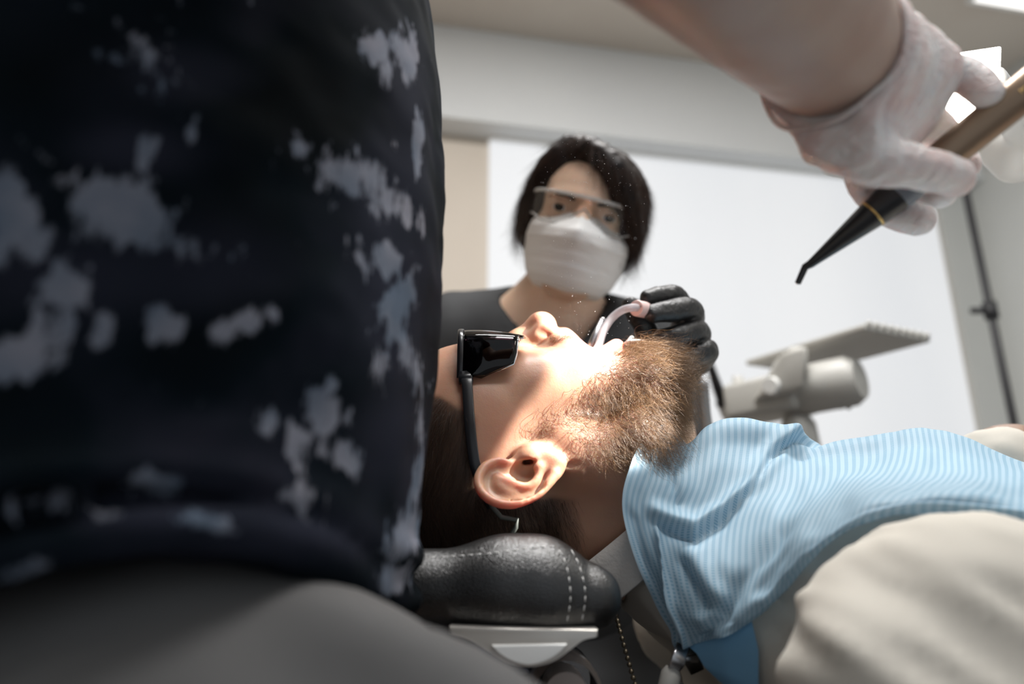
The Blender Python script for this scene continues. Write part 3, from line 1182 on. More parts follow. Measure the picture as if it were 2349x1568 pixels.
nt.links.new(lmath('MULTIPLY', edge(sp.outputs[0], HU, .007), edge(sp.outputs[1], HV, .03)), em.inputs['Strength'])
so = bpy.data.objects.new('operating_beam', sl)
so.matrix_world = Matrix.Translation(lc + ld * .012) @ Matrix((lx, ly, lz)).transposed().to_4x4()
COL.objects.link(so)


# ------------------------------------------------------------------ hair and beard
def lerp(x, xs, ys): return np.interp(x, xs, ys)


HOa = np.array(HO)
near = (X < 135) & (Z > -110)
nse = noise3(PP, 60, 3)
cheek = lerp(X, [-30, -8, 18, 40, 52, 66, 76, 90], [34, 28, 44, 60, 72, 84, 95, 118]) + nse * 4
low = lerp(X, [-12, 0, 11, 45, 70, 100, 115], [16, 14, 10, -1, -4, 8, 20]) + nse * 3
face = (np.abs(Y) > 8) | (X > 60)
bm_ = near & (X > -12) & (X < 125) & (Z < cheek) & (Z > low) & face & (PN[:, 2] > -0.95)
bm_ &= ~((((X - 54) / 22) ** 2 + (Y / 31) ** 2 < 1) & (Z > 55))
bm_ &= ~((np.abs(Y) > 66) & (X < 24))                   # not on the ear
mo = near & (X > 17) & (X < 33) & (np.abs(Y) < 34) & (Z > 82) & (Z < 100) & (lipmask(X, Y, Z) < .2) & (np.abs(Y) > 13)
dens = np.clip(lerp(X, [-12, 5, 30, 55, 80], [.12, .20, .32, .60, 1.0]), 0, 1) * np.clip((cheek - Z) / 14 + .15, .1, 1) * np.clip((Z - low) / 8, .15, 1)
prob = np.where(bm_, dens, 0)
vi = np.flatnonzero(prob > 0)
nb = 15000
pick = rng.choice(vi, nb, p=prob[vi] / prob[vi].sum())
root = PP[pick] + HOa + rng.normal(size=(nb, 3)) * .0006
L = lerp(X[pick], [-12, 10, 35, 60, 80, 100], [.007, .012, .016, .021, .024, .023]) * (.55 + .8 * rng.random(nb))
dr = PN[pick] + np.array((.5, 0, -.05))
dr /= np.linalg.norm(dr, axis=1, keepdims=True)
fl = np.stack([np.full(nb, .9), .25 * np.sign(Y[pick]) * 0 + .1 * rng.normal(size=nb), np.where(Z[pick] < 62, -.9, -.25) - .3 * rng.random(nb)], 1)
wv3 = np.stack([noise3(root, 95, q, 2) for q in (101, 102, 103)], 1)
fl = fl + wv3 * .75
strands('beard', root, dr, L, M['beard'], patient, 10, .000085, fl, .75, .13, 1.1, .20, 5)
vi = np.flatnonzero(mo)
if len(vi):
    nb = 420
    pick = rng.choice(vi, nb)
    root = PP[pick] + HOa + rng.normal(size=(nb, 3)) * .0005
    dr = PN[pick]
    fl = np.stack([np.full(nb, .8), .7 * np.sign(Y[pick]), np.full(nb, -.2)], 1)
    strands('moustache', root, dr, .003 + .004 * rng.random(nb), M['beard'], patient, 8, .00005, fl, .7, .12, 1.2, .15, 6)

top = lerp(X, [-140, -100, -65, -45, -34, -26, -12, 0], [60, 62, 47, 36, 28, 22, 14, -30]) + nse * 3
sc = near & (((X < -10) & (Z < top)) | ((X < 34 + nse * 6) & (Z < -24 + nse * 3)))
onear = (np.abs(Y) > 66) & (X > -37) & (X < 26) & (Z > -36) & (np.abs(Y) > 64 + .45 * np.maximum(-Z, 0))
sc &= ~onear
root_dark = np.where(sc, .85, 0.) + np.where(bm_, .30 * dens, 0)
fade = np.where((X > 15) & (Z < -20), np.clip((40 - X) / 25, 0, 1), 1)
set_attr(p_body.data, 'roots', relax(np.repeat((root_dark * fade)[:, None], 3, 1), PF, 3, .5, .5)[:, 0])
nt = M['skin_patient']
cin = bsdf(nt).inputs['Base Color']
src = cin.links[0].from_socket
lk(nt, mix(nt, attr(nt, 'roots'), src, (.035, .02, .013)), cin)
pr = np.where(sc, fade * (Y < 30), 0)
vi = np.flatnonzero(pr > 0)
nb = 15000
pick = rng.choice(vi, nb, p=pr[vi] / pr[vi].sum())
root = PP[pick] + HOa + rng.normal(size=(nb, 3)) * .0008
dr = PN[pick]
fl = np.stack([np.where(Z[pick] < -22, .35, -.25) + .15 * rng.normal(size=nb), -.1 + .1 * rng.normal(size=nb), -np.ones(nb)], 1)
fl = fl - PN[pick] * np.sum(fl * PN[pick], 1, keepdims=True) * .85
fl /= np.linalg.norm(fl, axis=1, keepdims=True)
ln = np.where(X[pick] > -5, .012, .020) * (.6 + .7 * rng.random(nb))
strands('hair', root, dr, ln * 1.2, M['hair_dark'], patient, 7, .00006, fl + np.stack([noise3(root, 70, q, 2) for q in (111, 112, 113)], 1) * .25, .92, .02, .8, .05, 8)

# ------------------------------------------------------------------ teeth and eyes of the patient
b = bm_new()
for s, xx, zz in ((1, 40.5, 99), (-1, 68, 91)):
    for i in range(-4, 5):
        if s == 1 and i == 0: pass
        th = i * .20
        c = HP(xx, 23 * math.sin(th), zz - 26 * (1 - math.cos(th)))
        bm_box(b, c, (.0042, .0034, .0022), Matrix.Rotation(-th, 3, 'X'), .0012, 2)
bm_obj('teeth', b, M['teeth'], patient)


def make_eyes(parent, mw, xs=-19.5, ys=32, zs=78.5, r=12.4):
    for s in (-1, 1):
        b = bm_new(); bm_ball(b, (0, 0, 0), r * MM, 20, 14)
        for v in b.verts: v.co = mw @ (v.co + Vector((xs, s * ys, zs + 3)) * MM)
        e = bm_obj('eye', b, M['eye_white'], parent)
        b = bm_new(); bm_ball(b, (0, 0, 0), 6.2 * MM, 16, 12)
        for v in b.verts: v.co = mw @ (Vector((v.co.x, v.co.y, v.co.z * .5)) + Vector((xs, s * ys, zs + 3 + r - 2)) * MM)
        bm_obj('iris', b, M['iris'], e)


# ------------------------------------------------------------------ wrap-around dark glasses on the patient
def bm_ribbon(bm, pts, wid, thk, upv, bev=0.0):
    """a bar along pts with a rectangular section: wid along upv, thk across"""
    pts = [Vector(p) for p in pts]
    n = len(pts)
    wid = [wid] * n if not hasattr(wid, '__len__') else wid
    thk = [thk] * n if not hasattr(thk, '__len__') else thk
    rings = []
    for i, p in enumerate(pts):
        d = (pts[min(i + 1, n - 1)] - pts[max(i - 1, 0)]).normalized()
        u = Vector(upv); u = (u - d * u.dot(d)).normalized()
        t = d.cross(u)
        w, h = wid[i] / 2, thk[i] / 2
        r = []
        for k in range(12):
            a = 2 * math.pi * k / 12
            ca, sa = math.cos(a), math.sin(a)
            r.append(bm.verts.new(p + u * w * math.copysign(abs(ca) ** .5, ca) + t * h * math.copysign(abs(sa) ** .5, sa)))
        rings.append(r)
    for a, c in zip(rings, rings[1:]):
        for k in range(12): bm.faces.new((a[k], a[(k + 1) % 12], c[(k + 1) % 12], c[k]))
    bm.faces.new(rings[0][::-1]); bm.faces.new(rings[-1])


gl = empty('dark_glasses', HP(-30, 0, 90), 'dark wrap-around protective glasses over the eyes of the bearded man', 'glasses')
half = [(-69, 58), (-70.5, 68), (-70, 80), (-67, 89), (-58, 95), (-42, 100), (-22, 103.5), (0, 105)]
path = [(y, z) for y, z in half] + [(-y, z) for y, z in half[-2::-1]]
path = [(p.x, p.y) for p in catmull([(y, z, 0) for y, z in path], 4)]
def lens_low(ay, z):
    if ay > 60: return float(np.interp(z, [56, 59, 68, 76, 88, 96], [-37, -32, -11, -9, -8, -6]))
    return float(np.interp(ay, [0, 8, 18, 30, 50, 62], [-33, -26, -12, -5, -3, -5]))


b = bm_new()
rows = 10
grid = []
for y, z in path:
    ay = abs(y)
    bot = lens_low(ay, z)
    tp = -49 + (ay / 70) ** 4 * 1.5
    col = []
    for r in range(rows + 1):
        t = r / rows
        xx = tp + (bot - tp) * t
        bul = 2.0 * math.sin(math.pi * t) - 5.0 * t * (ay < 66)
        n = Vector((0, y / 70 if ay > 40 else y / 160, .5 if ay < 60 else .15)).normalized()
        col.append(b.verts.new(HP(xx, y + n.y * bul, z + n.z * bul)))
    grid.append(col)
for a, c in zip(grid, grid[1:]):
    for r in range(rows): b.faces.new((a[r], c[r], c[r + 1], a[r + 1]))
lens = bm_obj('lens', b, M['dark_lens'], gl)
md = lens.modifiers.new('thick', 'SOLIDIFY'); md.thickness = .0022; md.offset = 0
b = bm_new(); bm_ribbon(b, [HP(-50 + (abs(y) / 70) ** 4 * 1.5, y, z) for y, z in path], .0045, .0042, (1, 0, 0)); bm_obj('brow_bar', b, M['black_plastic'], gl)
# bright lower rim of the near lens
lowp = [(y, z, lens_low(abs(y), z)) for y, z in path if z > 62]
b = bm_new()
bm_tube(b, [HP(x_, y - (1 if y > 0 else -1) * (.8 if abs(y) > 50 else 0), z - 4.6 * (abs(y) < 66)) for y, z, x_ in lowp], .0011, 8)
bm_obj('lens_rim', b, M['chrome'], gl)
for s in (-1, 1):
    b = bm_new()
    tp = [(-44, 69.5, 59), (-43, 73.5, 52), (-40.5, 79.5, 26), (-38, 81, 6), (-35.5, 80.5, -6), (-30, 77, -20), (-25, 74, -30)]
    bm_ribbon(b, catmull([HP(x_, s * y, z) for x_, y, z in tp], 5), [.009] * 5 + [.0075] * 26, [.0035] * 31, (1, 0, 0))
    t_ = bm_obj('temple', b, M['black_plastic'], gl)
    b = bm_new()
    tp2 = [(-31, 78.5, -18), (-25, 76, -30), (-19, 75, -36.5), (-8.5, 75.5, -38.5), (-9.5, 75, -43), (-14, 73, -50)]
    bm_tube(b, [HP(x_, s * y, z) for x_, y, z in tp2], .0016, 8)
    bm_obj('temple_tip', b, mat('grey_rubber', (.10, .11, .10), .6), t_)
    b = bm_new(); bm_ribbon(b, [HP(-45, s * 70, 62), HP(-44, s * 72, 54)], .010, .004, (1, 0, 0)); bm_obj('hinge', b, M['black_plastic'], t_)

# ------------------------------------------------------------------ instruments in the mouth
ad = Vector((.55, .72, .16)).normalized()
a0 = W(1458, 706, .578)
tube = [HP(60, -2, 60), HP(55, -2, 78), HP(52, 0, 90), W(1373, 793, .565), W(1384, 760, .572), W(1403, 730, .577), W(1428, 711, .576), a0 - ad * .004, a0 + ad * .010]
tube = catmull(tube, 8)
se = empty('saliva_ejector', HP(60, 0, 80), 'bent clear saliva tube running from the open mouth to the black-gloved fingers', 'suction tube')
b = bm_new(); bm_tube(b, tube, .0034, 20); bm_obj('tube', b, M['tube'], se)
b = bm_new(); bm_tube(b, tube, .0007, 8); bm_obj('core_wire', b, M['steel'], se)
b = bm_new()
bm_tube(b, [a0 + ad * .006, a0 + ad * .0015, a0, a0 + ad * .0008, a0 + ad * .003, a0 + ad * .018, a0 + ad * .024], [.0030, .0036, .0046, .0064, .0071, .0071, .0060], 28)
bm_obj('adapter', b, mat('pink_rubber', (.72, .52, .49), .5), se, auto=50)
mr = empty('mirror_handle', HP(50, 18, 80), 'metal mirror handle standing in the open mouth behind the clear tube', 'dental tool')
b = bm_new(); bm_tube(b, [W(1338, 830, .572), W(1362, 777, .578), W(1383, 734, .584)], .0031, 16); bm_obj('handle', b, M['steel'], mr)
b = bm_new(); bm_tube(b, [W(1383, 734, .584), W(1385, 730, .5845)], [.0032, .0025], 16); bm_obj('end_cap', b, M['chrome'], mr)
rt = empty('lip_retractor', HP(80, -6, 102), 'small clear plastic lip retractor on the lower lip, next to the beard', 'dental tool')
b = bm_new()
bm_ball(b, (0, 0, 0), 1, 18, 10)
for v in b.verts: v.co = HP(86 + v.co.x * 9, -12 + v.co.y * 6, 100.5 + v.co.z * 2.4 + v.co.x * .6)
bm_obj('wing', b, mat('milky_plastic', (.8, .8, .78), .25, Transmission_Weight=.35), rt)
b = bm_new(); bm_tube(b, [HP(81, -9, 101.5), HP(85.5, -4, 107)], .002, 10); bm_obj('stub', b, M['white_plastic'], rt)
# ------------------------------------------------------------------ the patient's shirt, trousers and knitted collar
def ang_noise(P, A, f, seed):
    """folds: noise of the points after the stretch A"""
    return noise3(P @ np.asarray(A).T, f, seed, 2)


def shirt():
    V = Vol(axis((.03, .42, .0045), (.42, .80, .010)), axis((-.37, -.10, .0045), (-.10, .34, .010)), axis((-.26, .09, .0045)))
    V.box((.43, 0, -.122), (.295, .178, .108), .095, .05)
    for s in (-1, 1):
        V.cap((.088, s * .015, -.050), (.19, s * .11, -.152), .038, .046, .015)
        V.cap((.22, s * .10, -.125), (.225, s * .17, -.128), .056, .060, .02)
        V.ell((.196, s * .195, -.118), (.086, .056, .078), .012)
    V.cap((.090, 0, -.052), (.20, 0, -.10), .042, .07, .03)
    V.cap((.235, -.185, -.118), (.48, -.262, -.135), .066, .062, .03)
    V.cap((.235, .185, -.118), (.47, .245, -.07), .070, .062, .03)
    V.cap((.57, .27, -.06), (.405, .056, .008), .044, .035, .03)
    V.half((-.62, 0, .785), (.078, 0, -.064))
    V.cap((-.05, 0, -.01), (.12, 0, -.045), .052, .056, .01, '-')
    P, F = V.surface(4)
    N = normals(P, F)
    a = .9
    A = np.array([[math.cos(a), 0, math.sin(a)], [0, .5, 0], [-.16 * math.sin(a), 0, .16 * math.cos(a)]])
    P = P + N * (ang_noise(P, A, 52, 21) * .0045 + noise3(P, 22, 9, 2) * .0035)[:, None]
    return P, F


P_, F_ = shirt()
link('shirt', mesh_np('shirt', P_ + HOa, F_), M['shirt'], patient)
V = Vol(axis((.70, 1.5, .012)), axis((-.24, .24, .010)), axis((-.28, .02, .010)))
V.box((.80, 0, -.135), (.13, .178, .098), .09, .05)
for s in (-1, 1):
    V.cap((.84, s * .09, -.14), (1.18, s * .11, -.12), .088, .066, .04)
    V.cap((1.18, s * .11, -.12), (1.45, s * .11, -.15), .064, .055, .02)
P_, F_ = V.surface(3)
link('trousers', mesh_np('trousers', P_ + HOa, F_), make_fabric('dark_blue_trousers', (.05, .06, .09)), patient)
for s in (-1, 1):
    V = Vol(axis((1.40, 1.56, .006)), axis((-.2, .2, .006)), axis((-.24, .02, .006)))
    V.cap((1.47, s * .11, -.17), (1.50, s * .125, -.03), .044, .036, .02)
    P_, F_ = V.surface(2)
    link('shoe', mesh_np('shoe', P_ + HOa, F_), M['dark_plastic'], patient)
# ribbed collar of the T-shirt
cn = Vector((.62, 0, -.785)); cu_ = Vector((.785, 0, .62))
b = bm_new()
prev = None
for i in range(65):
    a = 2 * math.pi * i / 64
    ring = []
    for t, rr in ((0, .0565), (.008, .0575), (.018, .0605), (.030, .067)):
        c = Vector((.066, 0, -.049)) + cn * (t - .004)
        rib = .0006 * math.sin(i * math.pi)
        ring.append(b.verts.new(HO + c + cu_ * math.cos(a) * (rr * 1.10) + Vector((0, 1, 0)) * math.sin(a) * rr))
    if prev:
        for j in range(3): b.faces.new((prev[j], ring[j], ring[j + 1], prev[j + 1]))
    prev = ring
bmesh.ops.remove_doubles(b, verts=b.verts[:], dist=1e-5)
mk = mat('ribbed_knit', (.56, .53, .50), .9)
wv = noise(mk, texco(mk, (1, 1, 1)), 420, 2)
bump(mk, wv, .5, .001)
c_ = bm_obj('collar', b, mk, patient)
md = c_.modifiers.new('thick', 'SOLIDIFY'); md.thickness = .0032; md.offset = 1
b = bm_new()
bm_box(b, HO + Vector((.098, -.062, -.085)), (.013, .0015, .010), Matrix.Rotation(.7, 3, 'Y'), .0008)
tag(bm_obj('neck_tag', b, mat('dark_label', (.05, .05, .055), .8), patient), 'dark woven neck label')

# leather wrist strap at the right edge
ws = HP(448, 98, 4); we = HP(464, 120, -2)
b = bm_new(); bm_tube(b, [ws - (we - ws) * .8, ws - (we - ws) * .5, ws.lerp(we, .4), we + (we - ws) * .4, we + (we - ws) * .7], [.044, .0400, .0390, .0410, .045], 32)
tag(bm_obj('wrist_strap', b, mat('brown_leather', (.17, .08, .035), .45)), 'brown leather strap round the wrist resting on the belly, at the right edge', 'strap')

# ------------------------------------------------------------------ the dental chair
chair = empty('dental_chair', (.45, .56, 0), 'black leather dental chair with a stitched headrest under the dark-haired head', 'dental chair')
V = Vol(axis((-.21, .085, .0019)), axis((.385, .69, .0023)), axis((.635, .725, .0017)))
V.box((-.080, .535, .6745), (.11, .130, .0215), .0212)
V.box((.008, .535, .6770), (.034, .130, .0250), .0245, .022)
V.box((.034, .535, .6690), (.030, .126, .0180), .0175, .016)
V.ell((-.02, .545, .745), (.15, .105, .077), .018, '-')
V.chain([(-.2, .4055, .6925), (-.06, .4055, .6945), (.0, .4060, .6975), (.028, .408, .6985)], .0012, .002, '-')
V.chain([(.0285, .407, .7005), (.034, .4035, .690), (.0365, .4035, .672), (.034, .405, .655)], .0013, .002, '-')
P_, F_ = V.surface(2)
cushion = link('headrest', mesh_np('headrest', P_, F_), M['leather'], chair)
from mathutils.bvhtree import BVHTree
bv = BVHTree.FromPolygons([Vector(p) for p in P_], [tuple(int(i) for i in f) for f in F_])


def stitches(lines, step=.0049, ln=.0033):
    b = bm_new()
    for pts in lines:
        pts = catmull([Vector((x, .36, z)) for x, z in pts], 40)
        acc = 0
        for i in range(len(pts) - 1):
            acc += (pts[i + 1] - pts[i]).length
            if acc > step:
                acc = 0
                d = (pts[i + 1] - pts[i]).normalized()
                e = [bv.ray_cast(pts[i] + d * q, Vector((0, 1, 0)))[0] for q in (-ln / 2, 0, ln / 2)]
                if all(e):
                    bm_tube(b, [e[0] + Vector((0, .0004, 0)), e[1] - Vector((0, .0004, 0)), e[2] + Vector((0, .0004, 0))], .00034, 6)
    return b


b = stitches([[(-.19, .689), (-.06, .6912), (-.02, .693), (.010, .6965), (.024, .6975)],
              [(.0255, .698), (.0305, .688), (.0325, .672), (.0305, .657)],
              [(.0335, .698), (.0385, .687), (.0410, .672), (.0390, .657)]])
bm_obj('stitching', b, mat('white_thread', (.72, .71, .69), .7), cushion)


def plate(name, pp, y, th, m, parent, bev=.0015):
    b = bm_new()
    pts = [WY(px, py, y) for px, py in pp]
    M4 = Matrix(((1, 0, 0, 0), (0, 0, 1, y), (0, 1, 0, 0), (0, 0, 0, 1)))
    bm_prism(b, [(p.x, p.z) for p in pts], th, M4, bev)
    return bm_obj(name, b, m, parent, auto=35)


def smooth2(pp, n=5): return [(p.x, p.y) for p in catmull([(a, c, 0) for a, c in pp], n)]


arc = smooth2([(1030, 1452), (1075, 1466), (1120, 1492), (1165, 1519), (1215, 1529), (1268, 1517), (1308, 1490), (1338, 1468), (1372, 1460)])
br = plate('headrest_bracket', arc + [(1372, 1443), (1030, 1436)], .400, .050, mat('satin_bracket', (.55, .52, .48), .28, .55), chair)
inn = smooth2([(1128, 1479), (1150, 1500), (1180, 1516), (1215, 1523), (1252, 1514), (1282, 1496), (1301, 1476)])
plate('grip', inn, .3975, .004, M['white_plastic'], br, .001)
mb = mat('blue_grey_metal', (.18, .21, .27), .22, .85)
b = bm_new(); bm_box(b, (WY(1120, 1505, .47) + WY(1030, 1505, .47)) / 2 + Vector((-.04, .05, 0)), (.085, .05, .013), None, .008, 3); bm_obj('headrest_arm', b, mb, chair, auto=40)
b = bm_new()
c0 = WY(1300, 1590, .43)
bm_tube(b, [c0 + Vector((0, -.005, 0)), c0, c0 + Vector((0, .05, 0)), c0 + Vector((0, .055, 0))], [.018, .0205, .0205, .018], 36)
bm_obj('joint_cover', b, M['clear'], chair, auto=50)
b = bm_new(); bm_tube(b, [c0 + Vector((0, .003, -.002)), c0 + Vector((0, .045, -.002))], .013, 24); bm_obj('joint', b, mat('joint_plastic', (.55, .47, .42), .4), chair, auto=50)
b = bm_new(); bm_box(b, (-.01, .52, .598), (.05, .045, .022), None, .01, 3); bm_box(b, (.075, .54, .575), (.09, .03, .010), None, .006, 3); bm_obj('headrest_slide', b, M['dark_plastic'], chair, auto=40)
V = Vol(axis((.08, 1.30, .009)), axis((.26, .82, .009)), axis((.40, .62, .007)))
V.box((.43, .545, .487), (.30, .235, .040), .035, 0)
V.box((.98, .545, .487), (.26, .250, .045), .04, .04)
V.ell((.42, .53, .60), (.34, .19, .085), .03, '-')
P_, F_ = V.surface(2)
link('backrest', mesh_np('backrest', P_, F_), M['leather'], chair)
b = bm_new(); bm_box(b, (1.42, .545, .50), (.20, .17, .04), None, .03, 4); bm_obj('leg_rest', b, M['leather'], chair, auto=40)
b = bm_new(); bm_box(b, (.80, .545, .41), (.34, .14, .045), None, .02, 3); bm_obj('frame', b, M['white_plastic'], chair, auto=40)
b = bm_new(); bm_box(b, (.86, .545, .20), (.13, .11, .19), None, .03, 3); bm_obj('pedestal', b, M['white_plastic'], chair, auto=40)
b = bm_new(); bm_box(b, (.86, .545, .02), (.40, .22, .02), None, .015, 3); bm_obj('base_plate', b, M['grey_plastic'], chair, auto=40)

# ------------------------------------------------------------------ blue paper bib
ROWS = [
    [(1590, 1050, .60), (1640, 1080, .61), (1720, 1060, .62), (1830, 1060, .62), (1930, 1090, .62), (2080, 1080, .61), (2220, 1090, .60), (2400, 1130, .57), (2560, 1160, .54)],
    [(1532, 976, .492), (1582, 1020, .515), (1662, 967, .52), (1785, 975, .52), (1875, 1021, .52), (2050, 1000, .515), (2175, 995, .505), (2349, 1062, .48), (2520, 1110, .45)],
    [(1488, 1000, .472), (1536, 1064, .479), (1655, 1026, .486), (1775, 1030, .49), (1880, 1052, .485), (2050, 1036, .475), (2180, 1036, .46), (2349, 1090, .435), (2520, 1130, .41)],
    [(1446, 1068, .450), (1532, 1110, .452), (1640, 1110, .46), (1765, 1100, .458), (1880, 1100, .445), (2035, 1078, .430), (2180, 1078, .41), (2349, 1116, .39), (2520, 1150, .37)],
    [(1426, 1150, .440), (1510, 1190, .440), (1610, 1200, .440), (1730, 1185, .430), (1850, 1160, .410), (1985, 1122, .390), (2150, 1108, .375), (2349, 1138, .36), (2520, 1170, .34)],
    [(1449, 1258, .435), (1530, 1290, .432), (1610, 1300, .418), (1715, 1280, .402), (1820, 1240, .385), (1945, 1175, .368), (2110, 1130, .352), (2349, 1157, .342), (2520, 1190, .33)],
    [(1496, 1362, .435), (1560, 1390, .422), (1632, 1390, .402), (1715, 1362, .392), (1808, 1300, .376), (1922, 1205, .359), (2098, 1146, .347), (2349, 1170, .337), (2520, 1200, .325)],
    [(1532, 1440, .432), (1580, 1446, .415), (1640, 1436, .397), (1712, 1408, .384), (1800, 1336, .375), (1910, 1228, .358), (2090, 1158, .347), (2349, 1182, .338), (2520, 1212, .326)],
    [(1553, 1482, .432), (1592, 1478, .415), (1644, 1462, .398), (1710, 1434, .386), (1796, 1358, .379), (1905, 1243, .362), (2086, 1168, .351), (2349, 1192, .342), (2520, 1222, .33)],
]
G = np.array([[list(W(*q)) for q in r] for r in ROWS])


def cr(G, n, axis_):
    G = np.moveaxis(G, axis_, 0)
    E = np.concatenate([[2 * G[0] - G[1]], G, [2 * G[-1] - G[-2]]])
    out = []
    for i in range(1, len(E) - 2):
        for k in range(n):
            t = k / n
            a, b_, c, d = E[i - 1], E[i], E[i + 1], E[i + 2]
            out.append(.5 * (2 * b_ + (c - a) * t + (2 * a - 5 * b_ + 4 * c - d) * t * t + (3 * b_ - a - 3 * c + d) * t ** 3))
    out.append(G[-1])
    return np.moveaxis(np.array(out), 0, axis_)


NV, NU = 18, 22
S = cr(cr(G, NV, 0), NU, 1)
nv, nu = S.shape[:2]
vi_, ui_ = np.meshgrid(np.arange(nv) / NV, np.arange(nu) / NU, indexing='ij')
du = np.gradient(S, axis=1); dv_ = np.gradient(S, axis=0)
nn = np.cross(dv_, du); nn /= np.linalg.norm(nn, axis=2, keepdims=True) + 1e-12
if nn[:, :, 2].mean() < 0: nn = -nn


def crease(pts, width, amp, sharp=2):
    d = np.full(vi_.shape, 99.0)
    for (u0, v0), (u1, v1) in zip(pts, pts[1:]):
        e = np.array((u1 - u0, v1 - v0)); L = e @ e
        h = np.clip(((ui_ - u0) * e[0] + (vi_ - v0) * e[1]) / L, 0, 1)
        d = np.minimum(d, np.hypot((ui_ - u0 - h * e[0]) * 1.2, vi_ - v0 - h * e[1]))
    return amp * np.exp(-(d / width) ** sharp)


F1 = [(.95, 4.15), (1.85, 4.38), (2.35, 3.95), (2.7, 3.3), (2.95, 2.3), (3.85, 1.0)]
disp = crease(F1, .14, -.0062, 1) + crease([(u, v - .34) for u, v in F1], .24, .0050)
disp += crease([(.95, 4.15), (.74, 5.6), (.80, 7.9)], .13, .0058, 1) + crease([(.30, 4.3), (.30, 6.0), (.45, 7.6)], .25, -.0030)
disp += crease([(1.5, 5.0), (1.8, 5.9)], .20, -.0055, 1) + crease([(1.9, 4.8), (2.3, 5.8)], .3, .003)
disp += crease([(1.2, 1.9), (1.1, 2.7), (1.4, 3.5)], .12, -.004, 1)
disp += crease([(1.6, 7.6), (2.4, 6.2), (3.6, 4.6)], .35, -.004)
disp += crease([(3.4, 1.1), (3.2, 2.2), (2.6, 3.4)], .20, .003)
disp += crease([(4.0, 1.2), (3.7, 1.9)], .2, -.003)
Q = np.stack([ui_.ravel(), vi_.ravel(), 0 * ui_.ravel()], 1)
disp += (noise3(Q * [1, .5, 1], 1.7, 31, 2) * .0022).reshape(vi_.shape)
S = S + nn * disp[:, :, None] * 1.25
us = np.concatenate([np.zeros((nv, 1)), np.cumsum(np.linalg.norm(np.diff(S, axis=1), axis=2), axis=1)], 1).mean(0)
vs = np.concatenate([np.zeros((1, nu)), np.cumsum(np.linalg.norm(np.diff(S, axis=0), axis=2), axis=0)], 0).mean(1)
ii = np.arange(nv * nu).reshape(nv, nu)
FB = np.stack([ii[:-1, :-1], ii[:-1, 1:], ii[1:, 1:], ii[1:, :-1]], -1).reshape(-1, 4)
me = mesh_np('bib', S.reshape(-1, 3), FB)
uvl = me.uv_layers.new(name='UVMap')
lv = np.zeros(len(me.loops), np.int32); me.loops.foreach_get('vertex_index', lv)
uvl.data.foreach_set('uv', np.stack([us[lv % nu], vs[lv // nu]], 1).astype(np.float32).ravel())
bib = link('bib', me, M['bib'])
tag(bib, 'pale blue striped paper bib draped over the chest of the lying man', 'bib')
# the lower corner that hangs under the clip
b = bm_new()
cg = [[(1570, 1474, .424), (1640, 1458, .403), (1725, 1425, .388)], [(1598, 1498, .412), (1660, 1500, .395), (1740, 1490, .380)], [(1616, 1530, .408), (1668, 1548, .392), (1740, 1560, .378)], [(1650, 1562, .404), (1690, 1590, .390), (1740, 1630, .376)]]
vv = [[b.verts.new(W(*q)) for q in r] for r in cg]
for i in range(3):
    for j in range(2): b.faces.new((vv[i][j], vv[i][j + 1], vv[i + 1][j + 1], vv[i + 1][j]))
bmesh.ops.subdivide_edges(b, edges=b.edges[:], cuts=4, use_grid_fill=True, smooth=.6)
bm_obj('hanging_corner', b, mat('blue_paper_back', (.16, .36, .56), .7), bib)

# bib clip and its ball chain
clip = empty('bib_clip', W(1560, 1490, .43), 'metal bib clip with a bead chain, gripping the lower corner of the blue bib', 'clip')
c1 = W(1572, 1478, .424); c2 = W(1540, 1545, .418); c3 = W(1600, 1540, .422)
b = bm_new()
bm_ribbon(b, [c1 + Vector((-.002, -.004, 0)), c1.lerp(c2, .5) + Vector((-.002, -.008, 0)), c2], [.0085, .0095, .007], .0016, (1, 0, 0)); bm_obj('jaw', b, M['steel'], clip)
b = bm_new()
bm_ribbon(b, [c1 + Vector((.002, .002, 0)), c1.lerp(c3, .5), c3], [.010, .011, .009], .0016, (1, 0, 0)); bm_obj('jaw', b, mat('dark_steel', (.10, .09, .08), .35, .9), clip)
b = bm_new(); bm_tube(b, [c1.lerp(c2, .45) + Vector((-.004, -.006, 0)), c1.lerp(c2, .45) + Vector((.010, -.004, 0))], .0022, 12); bm_obj('rivet', b, M['steel'], clip)
b = bm_new(); bm_tube(b, [c2 + Vector((.001, 0, .004)), c2, c2 + Vector((-.004, 0, -.012)), c2 + Vector((-.005, 0, -.016))], [.004, .0062, .0062, .004], 14); bm_obj('grip', b, M['grey_plastic'], clip)
chn = catmull([W(1404, 1385, .445), W(1414, 1412, .44), W(1424, 1452, .43), W(1440, 1510, .425), W(1456, 1565, .42), W(1476, 1620, .42), W(1510, 1630, .42), W(1536, 1580, .418)], 40)
b = bm_new(); acc = 0
for p, q in zip(chn, chn[1:]):
    acc += (q - p).length
    if acc >= .0037:
        acc = 0
        bm_ball(b, q, .00165, 10, 7)
bm_tube(b, chn[::4], .0005, 6)
bm_obj('chain', b, mat('dark_brass', (.16, .13, .09), .3, .9), clip)
# ------------------------------------------------------------------ the assistant, seated behind the patient's head
def hand_volume(parts, palm, res, pad=.03, kf=.0032):
    """fingers (each a rounded chain) blended into a palm of capsules"""
    pts = np.array([list(p) for c, r in parts for p in c] + [list(p) for a, b_, ra, rb in palm for p in (a, b_)])
    lo, hi = pts.min(0) - pad, pts.max(0) + pad
    V = Vol(*[np.arange(lo[i], hi[i], res) for i in range(3)])
    for a, b_, ra, rb in palm: V.cap(a, b_, ra, rb, .010)
    for c, r in parts: V.chain(c, r, kf, '+', .012, 5)
    return V


